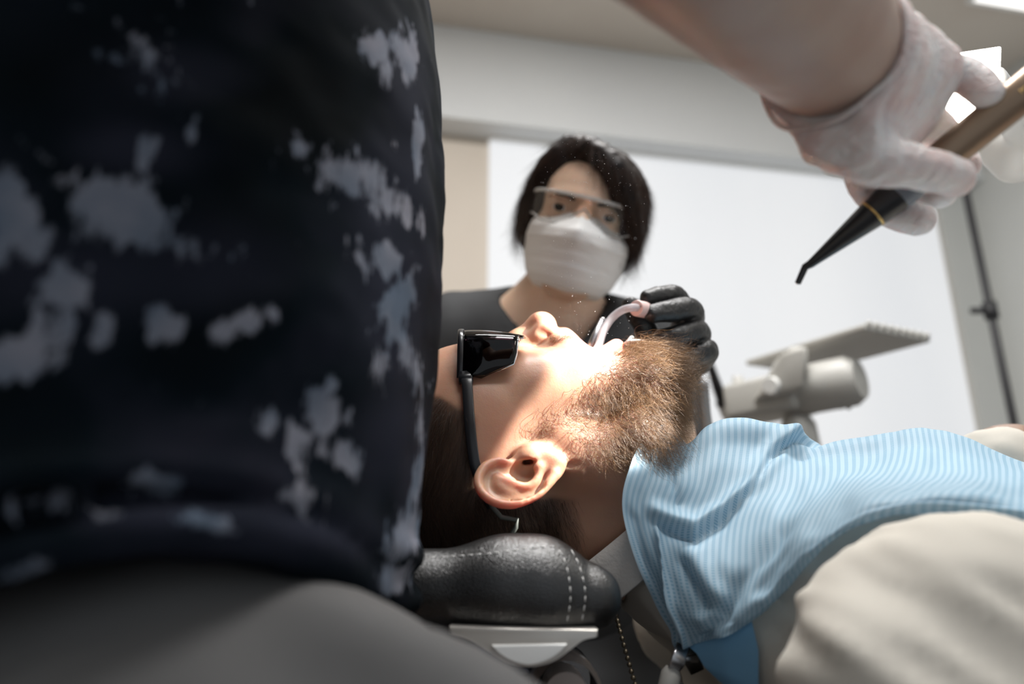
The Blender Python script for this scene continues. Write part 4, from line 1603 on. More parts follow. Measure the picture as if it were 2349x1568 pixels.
AZ = -(W(1338, 490, 1) - Vector((0, 0, CZ))).normalized()          # out of her face
AY = Vector((1, 0, 0)); AY = (AY - AZ * AY.dot(AZ)).normalized()
AX = AY.cross(AZ)
ra_ = math.radians(13)
AXr = AX * math.cos(ra_) - AY * math.sin(ra_)
AYr = AY * math.cos(ra_) + AX * math.sin(ra_)
ASC = 1.0
ta_ = math.radians(8)
AZ, AX = AZ * math.cos(ta_) - AX * math.sin(ta_), AX * math.cos(ta_) + AZ * math.sin(ta_)
AO = W(1340, 487, .85) - AZ * .092 * ASC + AXr * .0172 * ASC
AK = .86
AXs = AXr * AK
AM = Matrix((( AXr.x, AYr.x, AZ.x, AO.x), (AXr.y, AYr.y, AZ.y, AO.y), (AXr.z, AYr.z, AZ.z, AO.z), (0, 0, 0, 1)))
AM = AM @ Matrix.Diagonal((AK, 1, 1, 1))
def AP(x, y, z): return AM @ (Vector((x, y, z)) * MM)
AMn = np.array(AM)
AI = AM.inverted()
def to_a(P): return P @ AMn[:3, :3].T + AMn[:3, 3]


neckb = W(1268, 712, .94)                     # base of the neck
shR, shL = W(1035, 800, .98), W(1478, 815, .98)
elL, wrL = W(1572, 1230, .82), W(1524, 938, .700)
hipc = Vector((neckb.x - .01, 1.02, .53))


def assistant_body():
    """one surface: head in its own frame, the rest of the body brought into that frame"""
    V = Vol(axis((-.145, .13, .0022), (.13, .30, .005), (.30, .95, .014)),
            axis((-.52, -.11, .012), (-.11, .11, .0022), (.11, .52, .010)),
            axis((-.55, -.12, .012), (-.12, .14, .0022), (.14, .60, .012)))
    build_head(V, 0.0, True, True, False)
    def L(p): return np.array(AI @ Vector(p))
    def cap(a, b_, ra, rb, k): V.cap(L(a), L(b_), ra, rb, k, '+', .03)
    cap(AP(25, 0, -15), neckb + Vector((0, .02, .01)), .049, .052, .02)
    cap(neckb + Vector((0, .02, .0)), shR + Vector((.03, .02, .02)), .046, .048, .04)
    cap(neckb + Vector((0, .02, .0)), shL + Vector((-.03, .02, .02)), .046, .048, .04)
    cap(neckb + Vector((0, .05, -.14)), hipc + Vector((0, 0, .08)), .115, .125, .06)
    cap(shR, shL, .06, .06, .05)
    cap(hipc + Vector((-.06, 0, 0)), hipc + Vector((.06, 0, 0)), .12, .12, .05)
    for s in (-1, 1):
        cap(hipc + Vector((s * .09, -.02, -.01)), Vector((hipc.x - .16 + s * .09, .72, .47)), .085, .06, .04)
        cap(Vector((hipc.x - .16 + s * .09, .72, .47)), Vector((hipc.x - .14 + s * .09, .80, .10)), .058, .04, .03)
        cap(Vector((hipc.x - .14 + s * .09, .80, .08)), Vector((hipc.x - .14 + s * .10, .68, .04)), .036, .03, .02)
    cap(shL, elL, .048, .040, .03); cap(elL, wrL, .038, .027, .02)
    elR = shR + Vector((-.10, -.06, -.27))
    cap(shR, elR, .048, .040, .03); cap(elR, elR + Vector((.10, -.17, .02)), .038, .027, .02)
    cap(elR + Vector((.10, -.17, .02)), elR + Vector((.15, -.24, .03)), .028, .02, .01)
    P, F = V.surface(2)
    return to_a(P), F, P


AP_, AF_, AL_ = assistant_body()
asst = empty('person', (hipc.x, hipc.y, 0), 'dark-haired assistant in black scrubs with a white mask and clear glasses, behind the lying man', 'person')
me = mesh_np('body', AP_, AF_)
set_attr(me, 'lip', np.zeros(len(AP_)))
link('body', me, M['skin_assistant'], asst)
make_eyes(asst, AM)
# brows
for s in (-1, 1):
    b = bm_new()
    bm_ribbon(b, [AP(-33, s * 14, 102), AP(-37.5, s * 28, 98.5), AP(-38, s * 40, 91), AP(-33, s * 48, 82)], [.004, .0055, .004, .002], .003, tuple(AXr))
    bm_obj('eyebrow', b, M['hair_black'], asst)

# hair: a smooth bob with a swept fringe
V = Vol(axis((-.165, .06, .0024)), axis((-.115, .115, .0024)), axis((-.125, .125, .0024)))
def hE(c, r, k=0.0, op='+'): V.ell(np.array(c) * MM, np.array(r) * MM, k * MM, op)
hE((-46, 0, -2), (94, 84, 98))
hE((-8, -63, 6), (56, 27, 62), 18); hE((-6, 57, 10), (60, 26, 62), 18)
hE((0, 0, -50), (48, 62, 48), 20)
hE((8, -2, 92), (64, 49, 72), 10, '-')
hE((-36, -16, 108), (72, 48, 46), 10, '-')
hE((60, 0, 10), (50, 46, 90), 12, '-')
V.chain([np.array(p) * MM for p in ((-118, -40, 52), (-110, -8, 80), (-86, 24, 92), (-52, 46, 90), (-18, 60, 74), (14, 66, 56), (36, 62, 44))], np.array((14, 17, 19, 19, 17, 15, 7)) * MM, .010, '+', .012, 5)
V.chain([np.array(p) * MM for p in ((-118, -30, 52), (-96, -52, 62), (-60, -66, 54), (-20, -70, 40), (18, -68, 28))], np.array((14, 14, 14, 13, 8)) * MM, .010, '+', .012, 5)
P_, F_ = V.surface(3)
N_2 = normals(P_, F_)
P_ = P_ + N_2 * (noise3(P_ * np.array((.16, 1, 1)), 150, 41, 2) * .0016)[:, None]
hm = mat('brown_black_bob', (.014, .009, .007), .45, Specular_IOR_Level=.2)
v = texco(hm)
lk(hm, ramp(hm, noise(hm, v, 60, 3), [(.35, (.006, .004, .004)), (.8, (.022, .012, .008))]), bsdf(hm).inputs['Base Color'])
link('hair', mesh_np('hair', to_a(P_), F_), hm, asst)
hn = N_2
vi = np.flatnonzero((P_[:, 0] < .02))
nb = 9000
pick = rng.choice(vi, nb)
down = np.array(AXr)
Nw = hn[pick] @ AMn[:3, :3].T
yy = P_[pick, 1] / .09
fl_l = np.stack([np.full(nb, .75), np.sign(P_[pick, 1] + .012) * np.clip(1 - np.abs(P_[pick, 0]) / .2, 0, 1) * .5, -.15 + 0 * yy], 1)
fl = fl_l @ AMn[:3, :3].T
fl = fl - Nw * np.sum(fl * Nw, 1, keepdims=True)
fl /= np.linalg.norm(fl, axis=1, keepdims=True) + 1e-9
fr_ = hairmat('assistant_hair', (.010, .006, .005), (.06, .025, .012), .42)
bsdf(fr_).inputs['Specular IOR Level'].default_value = .22
strands('hair_strands', to_a(P_[pick]) - Nw * .0012, fl * .99 + Nw * .03, .030 + .03 * rng.random(nb), fr_, asst, 7, .00010, fl, .9, .012, .5, .03, 12)

# pleated mask with ear loops
def mask_row(x):
    z0 = np.interp(x, [-19, -6, 4, 12, 22, 30, 44, 62, 80, 92, 99], [104, 118, 129, 137, 137, 130, 122, 119, 116, 109, 88])
    hw = np.interp(x, [-15, 0, 25, 50, 78, 99], [54, 62, 66, 65, 57, 42])
    pl = sum(2.8 * (1 - ((x - a) / 15) % 1) if 0 <= x - a < 15 else 0 for a in (24, 42, 60))
    return z0, hw, pl


def make_mask(parent, AP):
    b = bm_new()
    rows, cols = 40, 36
    gr = []


    for i in range(rows + 1):
        row = []
        for j in range(cols + 1):
            t = -1 + 2 * j / cols
            x = (-19 + 17 * abs(t) ** 1.4) * (1 - i / rows) + 99 * i / rows
            z0, hw, pl = mask_row(x)
            y = hw * t
            nz = np.interp(x, [-19, 4, 20, 40, 96], [1.0, 1.1, 1.35, 1.8, 2.2])
            z = z0 - abs(t) ** nz * np.interp(x, [-15, 20, 60, 94], [52, 68, 62, 46]) + pl * (1 - t ** 2) + .8 * math.sin(x * .9 + 3 * t) * abs(t)
            row.append(b.verts.new(AP(x, y, z)))
        gr.append(row)
    for i in range(rows):
        for j in range(cols): b.faces.new((gr[i][j], gr[i][j + 1], gr[i + 1][j + 1], gr[i + 1][j]))
    mk = bm_obj('face_mask', b, M['mask'], parent)
    md = mk.modifiers.new('thick', 'SOLIDIFY'); md.thickness = .0015
    for s in (-1, 1):
        b = bm_new()
        bm_tube(b, catmull([AP(8, s * 60, 62), AP(-8, s * 72, 20), AP(-2, s * 76, -12), AP(30, s * 72, -6), AP(74, s * 54, 54)], 6), .0013, 8)
        bm_obj('ear_loop', b, M['mask'], mk)


make_mask(asst, AP)

# clear safety glasses
ag = empty('clear_glasses', AP(-20, 0, 105), 'clear protective glasses worn above the white mask', 'glasses')
half = [(-70, 52), (-67, 74), (-58, 92), (-42, 103), (-22, 109), (0, 112)]
path = half + [(-y, z) for y, z in half[-2::-1]]
path = [(p.x, p.y) for p in catmull([(y, z, 0) for y, z in path], 4)]
b = bm_new(); grid = []
for y, z in path:
    bot = np.interp(abs(y), [0, 9, 18, 30, 50, 70], [-22, -14, 0, 5, 4, -8])
    grid.append([b.verts.new(AP(-37 + (bot + 37) * r / 6, y, z - 3 * r / 6)) for r in range(7)])
for a, c in zip(grid, grid[1:]):
    for r in range(6): b.faces.new((a[r], c[r], c[r + 1], a[r + 1]))
bm_obj('lens', b, M['clear_lens'], ag)
mp = mat('clear_frame', (.80, .78, .75), .08, Transmission_Weight=.55)
b = bm_new(); bm_ribbon(b, [AP(-38, y, z) for y, z in path], .0045, .003, tuple(AXr)); bm_obj('brow_bar', b, mp, ag)
b = bm_new(); bm_tube(b, [AP(np.interp(abs(y), [0, 9, 18, 30, 50, 70], [-22, -14, 0, 5, 4, -8]), y, z - 3) for y, z in path], .0012, 8); bm_obj('lower_rim', b, mp, ag)
for s in (-1, 1):
    b = bm_new(); bm_ribbon(b, catmull([AP(-30, s * 71, 54), AP(-30, s * 76, 30), AP(-28, s * 78, 0), AP(-16, s * 76, -28)], 5), [.016, .015, .014, .013, .012] + [.008] * 11, .0028, tuple(AXr)); bm_obj('temple', b, mp, ag)

# black scrubs
V = Vol(axis((-.42, .52, .008)), axis((.55, 1.32, .008)), axis((.32, 1.16, .008)))
def wc(a, b_, ra, rb, k): V.cap(a, b_, ra, rb, k, '+', .03)
wc(neckb + Vector((0, .03, -.005)), shR + Vector((.03, .02, .025)), .050, .056, .04)
wc(neckb + Vector((0, .03, -.005)), shL + Vector((-.03, .02, .025)), .050, .056, .04)
wc(neckb + Vector((0, .05, -.13)), hipc + Vector((0, 0, .05)), .130, .142, .06)
wc(shR, shL, .070, .070, .05)
wc(shL, shL.lerp(elL, .55), .062, .062, .03)
elR = shR + Vector((-.10, -.06, -.27))
wc(shR, shR.lerp(elR, .55), .062, .062, .03)
ex1, ex2, vb_ = W(1130, 640, .90), W(1412, 655, .90), W(1262, 880, .90)
# V neck: cut a wedge in front of and around the neck
cut = Vol(*V.ax)
nz_ = 0
top_c = neckb + Vector((0, .0, .05))
for t in np.linspace(0, 1, 9):
    pass
for t in np.linspace(0, 1, 14):
    c = W(1268 + 12 * t, 650 + 200 * t, .885)
    w_ = (1 - t) * .074 + .004
    V.ell(c + Vector((0, .0, 0)), (w_, .075 * (1 - t) + .05, .022), .004, '-')
V.cap(neckb + Vector((0, .015, -.03)), AP(30, 0, 0), .062, .05, .01, '-')
P_, F_ = V.surface(3)
N_2 = normals(P_, F_)
P_ = P_ + N_2 * (noise3(P_ * np.array((1, 1, .4)), 22, 51, 2) * .004)[:, None]
link('scrub_top', mesh_np('scrub_top', P_, F_), M['black_cloth'], asst)
V = Vol(axis((-.42, .30, .010)), axis((.60, 1.20, .010)), axis((.05, .70, .010)))
V.cap(hipc + Vector((-.06, 0, -.01)), hipc + Vector((.06, 0, -.01)), .132, .132, .05, '+', .03)
for s in (-1, 1):
    V.cap(hipc + Vector((s * .09, -.02, -.01)), Vector((hipc.x - .16 + s * .09, .72, .47)), .096, .072, .04, '+', .03)
    V.cap(Vector((hipc.x - .16 + s * .09, .72, .47)), Vector((hipc.x - .14 + s * .09, .80, .12)), .070, .06, .03, '+', .03)
P_, F_ = V.surface(2)
link('scrub_trousers', mesh_np('scrub_trousers', P_, F_), M['black_cloth'], asst)

# her black-gloved left hand
fing = [
    ([W(1572, 735, .655), W(1556, 680, .618), W(1516, 676, .603), W(1486, 683, .597)], [.0100, .0084, .0080, .0072]),
    ([W(1588, 768, .655), W(1586, 711, .610), W(1540, 713, .594), W(1499, 719, .588)], [.0105, .0104, .0098, .0084]),
    ([W(1600, 800, .655), W(1602, 760, .612), W(1560, 768, .596), W(1520, 775, .594)], [.0105, .0104, .0096, .0084]),
    ([W(1602, 838, .655), W(1620, 806, .614), W(1584, 820, .604), W(1552, 832, .604)], [.0105, .0112, .0098, .0082]),
    ([W(1540, 840, .675), W(1500, 785, .650), W(1470, 735, .632), W(1447, 700, .622)], [.0150, .0115, .0100, .0080]),
]
wrist = W(1530, 885, .690)
palm = [(wrist, W(1570, 742, .660), .021, .0120), (wrist, W(1582, 772, .660), .022, .0125), (wrist, W(1590, 804, .660), .022, .0120), (wrist, W(1592, 836, .662), .021, .0110),
        (wrist, W(1550, 840, .676), .022, .0150), (W(1540, 790, .66), W(1575, 780, .66), .011, .012), (wrist, wrist.lerp(wrL, 1.0), .024, .029)]
V = hand_volume(fing, palm, .0014, .03, .0016)
nw = (wrL - wrist).normalized()
V.half(nw, wrL - nw * .002)
P_, F_ = V.surface(3)
N_2 = normals(P_, F_)
P_ = P_ + N_2 * (noise3(P_ * np.array((.5, 1, 1.2)), 130, 61, 2) * .0006)[:, None]
gv = link('glove', mesh_np('glove', P_, F_), M['glove_black'], asst)
b = bm_new()
fx, fy, fz = frame_for(nw)
bm_tube(b, [wrL + (fx * math.cos(a) + fy * math.sin(a)) * .0300 for a in np.linspace(0, 2 * math.pi, 33)], .0016, 8, False)
bm_obj('rolled_cuff', b, M['glove_black'], gv)
# ------------------------------------------------------------------ the dentist in the near left, arm raised across the top
DC = Vector((-.203, .345, 0))
wrD = W(1928, 150, .335)
elD = Vector((.0, .115, .915))
shD = Vector((-.16, .22, 1.10))
hipD = Vector((-.25, .37, .565))
kneeN = Vector((.14, .25, .490))              # near knee, under the headrest
kneeF = Vector((-.44, .80, .50))


def dentist_body():
    V = Vol(axis((-.56, .05, .008), (.05, .24, .0035)), axis((.0, .14, .006), (.14, .34, .0035), (.34, 1.0, .010)), axis((.0, .62, .014), (.62, .80, .01), (.80, 1.02, .0035), (1.02, 1.58, .008)))
    def cap(a, b_, ra, rb, k): V.cap(a, b_, ra, rb, k, '+', .03)
    cap(hipD, DC + Vector((0, 0, 1.05)), .105, .120, .05)
    cap(shD, Vector((-.24, .55, 1.12)), .055, .055, .05)
    cap(Vector((-.20, .40, 1.12)), Vector((-.165, .445, 1.32)), .054, .052, .03)
    cap(shD, elD, .052, .044, .03)
    V.chain([elD, elD.lerp(wrD, .35), elD.lerp(wrD, .72), wrD, wrD.lerp(W(1990, 260, .345), .35)], [.043, .0455, .037, .0285, .026], .02, '+', .02, 4)
    elF = Vector((-.36, .56, .86))
    cap(Vector((-.24, .55, 1.12)), elF, .052, .042, .03); cap(elF, Vector((-.25, .50, .70)), .038, .028, .02)
    cap(Vector((-.25, .50, .70)), Vector((-.19, .47, .70)), .03, .02, .01)
    cap(hipD, kneeN, .075, .052, .03); cap(kneeN, Vector((.12, .36, .08)), .05, .035, .03); cap(Vector((.12, .36, .05)), Vector((.20, .30, .035)), .036, .028, .02)
    cap(hipD, kneeF, .075, .052, .03); cap(kneeF, Vector((-.46, .78, .08)), .05, .035, .03); cap(Vector((-.46, .78, .05)), Vector((-.44, .90, .035)), .036, .028, .02)
    return V.surface(3)


P_, F_ = dentist_body()
DZ = Vector((.70, .38, -.55)).normalized()
DY = Vector((0, 0, 1)).cross(DZ).normalized()
DX = DY.cross(DZ)
DM = Matrix(((DX.x, DY.x, DZ.x, -.150), (DX.y, DY.y, DZ.y, .455), (DX.z, DY.z, DZ.z, 1.365), (0, 0, 0, 1)))
V = Vol(axis((-.140, .125, .003)), axis((-.11, .11, .003)), axis((-.11, .14, .003)))
build_head(V, 0.0, True, True)
Q_, G_ = V.surface(2)
Q_ = Q_ @ np.array(DM)[:3, :3].T + np.array(DM)[:3, 3]
F_ = np.concatenate([F_, G_ + len(P_)])
P_ = np.concatenate([P_, Q_])
dent = empty('person', (DC.x, DC.y, 0), 'dentist in dark printed scrubs and grey trousers, seated close by with one arm raised', 'person')
me = mesh_np('body', P_, F_)
set_attr(me, 'lip', np.zeros(len(P_)))
link('body', me, M['skin_dentist'], dent)
V = Vol(axis((-.26, -.04, .005)), axis((.34, .56, .005)), axis((1.30, 1.50, .005)))
V = Vol(axis((-.145, .03, .004)), axis((-.10, .10, .004)), axis((-.11, .12, .004)))
V.ell((-.048, 0, .003), (.089, .081, .097), 0)
V.half((1, 0, .35), (-.026, 0, .02))
P_, F_ = V.surface(2)
link('surgical_cap', mesh_np('surgical_cap', P_ @ np.array(DM)[:3, :3].T + np.array(DM)[:3, 3], F_), M['black_cloth'], dent)
make_eyes(dent, DM)
make_mask(dent, lambda x, y, z: DM @ (Vector((x, y, z)) * MM))

# scrubs: the long flank, with a rolled hem over the lap
V = Vol(axis((-.42, .06, .0034)), axis((.10, .56, .0034)), axis((.60, 1.22, .0042)))
V.ell((-.203, .345, .85), (.163, .160, .52), 0, '+', None, .04)
V.cap((-.16, .25, 1.07), (-.24, .52, 1.07), .085, .085, .06, '+', .03)
V.cap(shD, shD.lerp(elD, .45), .072, .066, .04, '+', .03)
HEM = ([-200, -120, -90, -78, -57, -43, -17, 0, 40], [.66, .660, .668, .680, .697, .696, .675, .666, .66])
gx, gy, gz = V.ax[0][:, None, None], V.ax[1][None, :, None], V.ax[2][None, None, :]
V.d = np.maximum(V.d, (np.interp(np.degrees(np.arctan2(gy - DC.y, gx - DC.x)), *HEM) - gz).astype(np.float32))


def hem_pt(phi, up, out):
    """a point on the flank, up metres above the hem"""
    x = DC.x + math.cos(phi) * .1; y = DC.y + math.sin(phi) * .1
    out -= .010 * float(np.interp(math.degrees(phi), [-45, -20], [0, 1]))
    for _ in range(8):
        z = np.interp(math.degrees(phi), *HEM) + up
        f = math.sqrt(max(.05, 1 - ((z - .85) / .52) ** 2))
        x = DC.x + math.cos(phi) * (.163 * f + out); y = DC.y + math.sin(phi) * (.160 * f + out)
    return (x, y, z)


ph = [math.radians(a) for a in range(-190, 36, 9)]
V.chain([hem_pt(a, .007, .006 + .003 * math.sin(a * 5)) for a in ph], .0085, .004, '+', .02, 3)
V.chain([hem_pt(a, .027 + .003 * math.sin(a * 3), .005 + .003 * math.sin(a * 4 + 1)) for a in ph], .0078, .004, '+', .02, 3)
V.chain([hem_pt(a, .046 + .010 * math.sin(a * 2 + .6), -.002) for a in ph[8:19]], [.004] + [.0075] * 9 + [.003], .006, '+', .02, 3)
P_, F_ = V.surface(3)
N_2 = normals(P_, F_)
P_ = P_ + N_2 * (noise3(P_ * np.array((1, 1, .55)), 15, 71, 2) * .0045 + noise3(P_ * np.array((.7, .7, 1.3)), 40, 72, 2) * .0012)[:, None]
BLOTS = [  # centre, half sizes, turn, strength of each patch of the print, as seen from the camera side
    (280, 480, 150, 70, 20, 1.2), (215, 440, 60, 45, 0, .7), (395, 540, 70, 40, 40, .8), (20, 470, 70, 90, 0, 1.2), (90, 565, 20, 45, 20, .9), (155, 655, 50, 55, -30, 1.1),
    (70, 800, 110, 60, -35, 1.1), (240, 750, 30, 60, 10, .7), (370, 750, 75, 60, 30, 1.0), (560, 745, 75, 35, -20, 1.1), (340, 350, 30, 50, 40, .9),
    (800, 395, 110, 60, 25, 1.0), (900, 470, 80, 40, 40, .95), (700, 350, 50, 25, 35, .8), (830, 430, 60, 60, 0, .55), (930, 130, 30, 60, 0, 1.1), (865, 110, 60, 35, -20, .95), (880, 165, 20, 55, 0, .7), (958, 330, 12, 70, 0, 1.2),
    (880, 600, 50, 45, 60, 1.0), (905, 700, 40, 90, 20, .9), (930, 810, 30, 90, -20, .9), (890, 790, 25, 70, 15, .9), (965, 960, 14, 70, 0, .8), (740, 950, 60, 80, -20, 1.0), (770, 1040, 70, 45, 30, .95), (680, 1000, 40, 60, 0, .7), (615, 970, 25, 40, 0, .8),
    (355, 1105, 75, 26, 10, 1.1), (470, 1190, 70, 22, 15, 1.0), (130, 1150, 110, 30, 0, .8), (245, 1180, 40, 25, 0, .8), (930, 1230, 40, 80, 35, 1.1), (905, 1330, 45, 30, -30, 1.1), (690, 1140, 70, 30, 20, .8), (330, 130, 120, 50, 30, .55), (240, 60, 120, 30, 20, .5), (400, 60, 40, 60, -20, .5), (430, 300, 25, 40, 10, .6),
    (60, 1300, 90, 26, -20, .7), (640, 880, 60, 25, 0, .35), (350, 880, 90, 60, 10, .45), (730, 1190, 40, 30, 0, .6), (955, 1100, 16, 70, 10, .8), (840, 560, 60, 30, 30, .6),
]
d_ = np.maximum(P_[:, 1] * CP + (P_[:, 2] - CZ) * SP, .05)
px_ = 1174.5 + FPX * P_[:, 0] / d_
py_ = 784 - FPX * (-P_[:, 1] * SP + (P_[:, 2] - CZ) * CP) / d_
pf = np.zeros(len(P_))
for cx0, cy0, rx, ry, an, st in BLOTS:
    a = math.radians(an)
    ddx, ddy = px_ - cx0, py_ - cy0
    e = ((ddx * math.cos(a) + ddy * math.sin(a)) / rx) ** 2 + ((-ddx * math.sin(a) + ddy * math.cos(a)) / ry) ** 2
    pf = np.maximum(pf, st * np.exp(-e * .75))
side_ = np.sum(normals(P_, F_) * (np.array((0, 0, CZ)) - P_), 1)
far_ = np.clip(noise3(P_ * np.array((1, 1, .7)), 26, 77, 2) * 1.1 + .1, 0, 1)      # the print goes on round the back
w_ = np.clip(side_ / .03 + .5, 0, 1)
me = mesh_np('scrub_top', P_, F_)
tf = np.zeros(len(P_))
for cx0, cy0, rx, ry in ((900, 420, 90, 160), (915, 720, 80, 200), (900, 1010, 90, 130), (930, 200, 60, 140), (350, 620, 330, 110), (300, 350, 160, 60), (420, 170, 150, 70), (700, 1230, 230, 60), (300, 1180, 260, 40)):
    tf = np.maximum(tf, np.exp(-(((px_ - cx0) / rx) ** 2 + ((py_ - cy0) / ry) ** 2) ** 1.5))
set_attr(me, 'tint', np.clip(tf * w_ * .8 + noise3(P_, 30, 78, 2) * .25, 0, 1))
set_attr(me, 'print', pf * w_ + far_ * (1 - w_))
link('scrub_top', me, M['scrubs'], dent)

# grey trousers
V = Vol(axis((-.56, .30, .006)), axis((.12, .90, .008)), axis((.06, .76, .006)))
V.cap(hipD + Vector((-.02, 0, 0)), hipD + Vector((.02, 0, .02)), .118, .115, .04, '+', .03)
V.chain([hipD + Vector((.02, -.06, .02)), Vector((-.125, .275, .612)), Vector((.0, .268, .556)), kneeN], [.090, .090, .080, .068], .04, '+', .03, 4)
V.cap(kneeN, Vector((.12, .36, .10)), .066, .055, .03, '+', .03)
V.cap(hipD + Vector((.02, .05, 0)), kneeF, .09, .068, .04, '+', .03); V.cap(kneeF, Vector((-.46, .78, .10)), .066, .055, .03, '+', .03)
V.chain([(-.06, .24, .672), (-.005, .245, .642), (.05, .25, .600), (.09, .255, .565)], [.012, .018, .018, .014], .02, '+', .02, 3)
P_, F_ = V.surface(3)
N_2 = normals(P_, F_)
P_ = P_ + N_2 * (noise3(P_, 18, 81, 2) * .003)[:, None]
link('trousers', mesh_np('trousers', P_, F_), M['trousers'], dent)
for a, c in (((.11, .37, .05), (.22, .30, .035)), ((-.46, .77, .05), (-.44, .92, .035))):
    V = Vol(*[axis((min(a[i], c[i]) - .06, max(a[i], c[i]) + .06, .006)) for i in range(3)])
    V.cap(a, c, .046, .036, 0)
    V.half((0, 0, -1), (0, 0, .005))
    P_, F_ = V.surface(1)
    link('shoe', mesh_np('shoe', P_, F_), M['white_plastic'], dent)

# white-gloved hand holding the handpiece
fing = [
    ([W(1985, 335, .362), W(1990, 420, .382), W(2050, 482, .382), W(2108, 503, .376)], [.0118, .0102, .0098, .0088]),
    ([W(2040, 300, .368), W(2078, 400, .388), W(2122, 430, .384), W(2158, 443, .378)], [.0118, .0102, .0092, .0080]),
    ([W(2092, 255, .370), W(2158, 305, .386), W(2200, 355, .384), W(2216, 378, .378)], [.0112, .0094, .0086, .0074]),
    ([W(2128, 170, .360), W(2196, 168, .356), W(2240, 190, .350), W(2266, 218, .345)], [.0105, .0092, .0086, .0078]),
    ([W(1905, 255, .326), W(1985, 358, .320), W(2100, 384, .322), W(2178, 402, .330), W(2192, 412, .333)], [.0180, .0118, .0098, .0092, .0084]),
]
c0 = wrD
palm = [(c0, W(1990, 325, .358), .029, .0150), (c0, W(2045, 295, .362), .029, .0155), (c0, W(2095, 245, .362), .028, .0150), (c0, W(2125, 165, .356), .027, .0135),
        (c0, W(1935, 300, .330), .027, .0170), (W(1935, 300, .330), W(1985, 350, .326), .0180, .0130), (W(1990, 290, .348), W(2080, 200, .350), .0170, .0170),
        (W(2040, 110, .345), W(2125, 160, .352), .017, .0135), (c0, c0.lerp(elD, .12), .0310, .0335)]
V = hand_volume(fing, palm, .0013)
wn = (elD - wrD).normalized()
cuff_n = (wn + (W(1830, 230, .33) - wrD).normalized() * .10).normalized()
V.half(cuff_n, c0 + wn * .012)
P_, F_ = V.surface(3)
N_2 = normals(P_, F_)
thn = np.array(W(1930, 300, .33))
near_palm = np.exp(-(np.linalg.norm(P_ - np.array(c0), axis=1) / .045) ** 2)
wd = np.array((wn.x, wn.y, wn.z))
tpos = (P_ - np.array(c0)) @ wd
q = P_ - tpos[:, None] * wd
sq = np.stack([tpos * 3.2, *(q.T * .8)], 1)
rid = 1 - np.abs(noise3(sq, 55, 91, 2)) * 1.6
wave_ = np.sin(tpos * 2 * math.pi / .0075 + noise3(P_, 70, 95, 2) * 2.2)
then_ = np.exp(-(np.linalg.norm(P_ - np.array(W(1935, 300, .325)), axis=1) / .028) ** 2)
P_ = P_ + N_2 * (wave_ * then_ * .0009)[:, None]
P_ = P_ + N_2 * (rid * (.0003 + .0021 * near_palm) + noise3(P_, 160, 92, 2) * .0003)[:, None]
gv = link('glove', mesh_np('glove', P_, F_), M['glove_white'], dent)
b = bm_new()
fx, fy, fz = frame_for(cuff_n)
lean = (W(1800, 215, .33) - wrD); lean = (lean - cuff_n * lean.dot(cuff_n)).normalized()
pts = []
for a in np.linspace(0, 2 * math.pi, 49):
    dirn = fx * math.cos(a) + fy * math.sin(a)
    r_ = .0325 + .0050 * max(0, dirn.dot(lean)) ** 2 + .0006 * math.sin(7 * a)
    pts.append(c0 + wn * .013 + cuff_n * .002 * math.sin(3 * a) + dirn * r_)
bm_tube(b, pts, .0014, 8, False)
bm_obj('rolled_cuff', b, M['glove_white'], gv)

# ------------------------------------------------------------------ air-polishing handpiece
tail, mid_, nose, bend, tipp = W(2440, 138, .335), W(2040, 462, .366), W(1862, 603, .386), W(1847, 612, .388), W(1829, 652, .389)
hx = (nose - tail).normalized()
LN = (nose - tail).length
def hpt(px):                       # the point of the axis below photo column px
    best = min((abs(1174.5 + FPX * (tail + hx * t).x / ((tail + hx * t).y * CP + ((tail + hx * t).z - CZ) * SP) - px), t) for t in np.linspace(0, LN, 400))
    return best[1]
t_c, t_k, t_r = hpt(2118), hpt(2052), hpt(2003)
hand = empty('handpiece', tail + hx * t_c, 'brown and black polishing handpiece held in the white-gloved hand', 'dental tool')
hb = mat('brown_anodised_metal', (.27, .19, .13), .34, .7)
b = bm_new(); bm_tube(b, [tail + hx * t for t in (0, .002, t_c * .4, t_c - .004, t_c + .004)], [.0085, .0095, .0095, .0090, .0088], 36); bm_obj('barrel', b, hb, hand, auto=50)
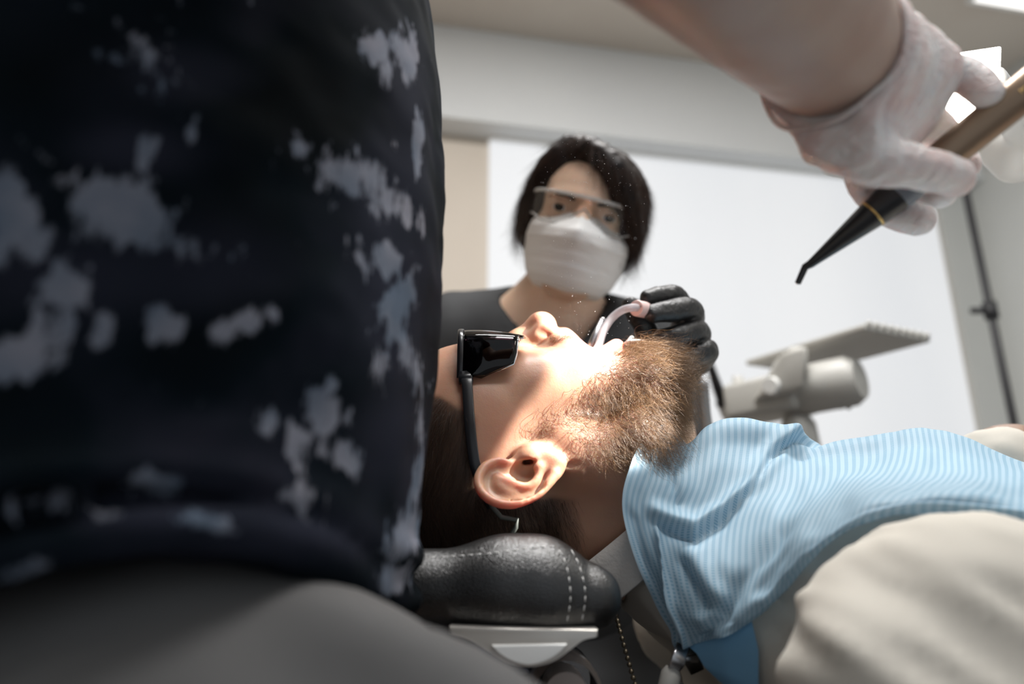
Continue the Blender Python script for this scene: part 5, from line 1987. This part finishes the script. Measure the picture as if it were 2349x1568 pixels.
b = bm_new(); bm_tube(b, [tail + hx * t for t in (t_c + .001, t_c + .004, t_k - .003, t_k + .001)], [.0086, .0089, .0091, .0086], 36); bm_obj('collar', b, mat('slate_collar', (.16, .18, .21), .45), hand, auto=50)
b = bm_new()
bm_tube(b, [tail + hx * t for t in (t_k - .001, t_k + .001, t_r, (t_r + LN) / 2, LN - .004)] + [nose + hx * .001, bend, bend.lerp(tipp, .25), bend.lerp(tipp, .95)],
        [.0089, .0092, .0080, .0052, .0030, .0024, .0021, .0019, .0017], 36)
bm_obj('nozzle', b, M['black_plastic'], hand, auto=50)
b = bm_new(); bm_tube(b, [tail + hx * (t_r - .0006), tail + hx * (t_r + .0006)], .00815, 36); bm_obj('ring', b, M['gold'], hand)
b = bm_new(); bm_tube(b, [bend.lerp(tipp, .94), tipp], [.0009, .0008], 10); bm_obj('needle', b, M['chrome'], hand)
# small gold marking on the barrel
tm = hpt(2342)
cd = -(tail + hx * tm - Vector((0, 0, CZ))).normalized(); cd = (cd - hx * cd.dot(hx)).normalized()
sd = hx.cross(cd)
b = bm_new()
for i, hgt in enumerate((1.0, .55, .8, 1.0, .6, .9, .7)):
    c = tail + hx * (tm - .0014 * i + .002) + cd * .00955 + sd * .0012
    bm_box(b, c, (.00035, .0011 * hgt, .00008), Matrix((hx, sd, cd)).transposed(), 0)
    if i % 2: bm_box(b, c + sd * .0008 - hx * .0003, (.0006, .0002, .00008), Matrix((hx, sd, cd)).transposed(), 0)
bm_obj('marking', b, M['gold'], hand)

# ------------------------------------------------------------------ fine water spray in the lamp's light
b = bm_new()
g = np.random.default_rng(5)
for i in range(700):
    t = g.random()
    c = W(1330 + g.normal() * 60 + 40 * t, 790 - 430 * t ** .8 + g.normal() * 40, .50 + .05 * g.normal())
    bmesh.ops.create_icosphere(b, subdivisions=1, radius=.00010 + .00022 * g.random() ** 4, matrix=Matrix.Translation(c))
tag(bm_obj('water_spray', b, mat('water_droplets', (.9, .92, .95), .1)), 'fine spray of water droplets rising from the open mouth', 'water spray', kind='stuff')
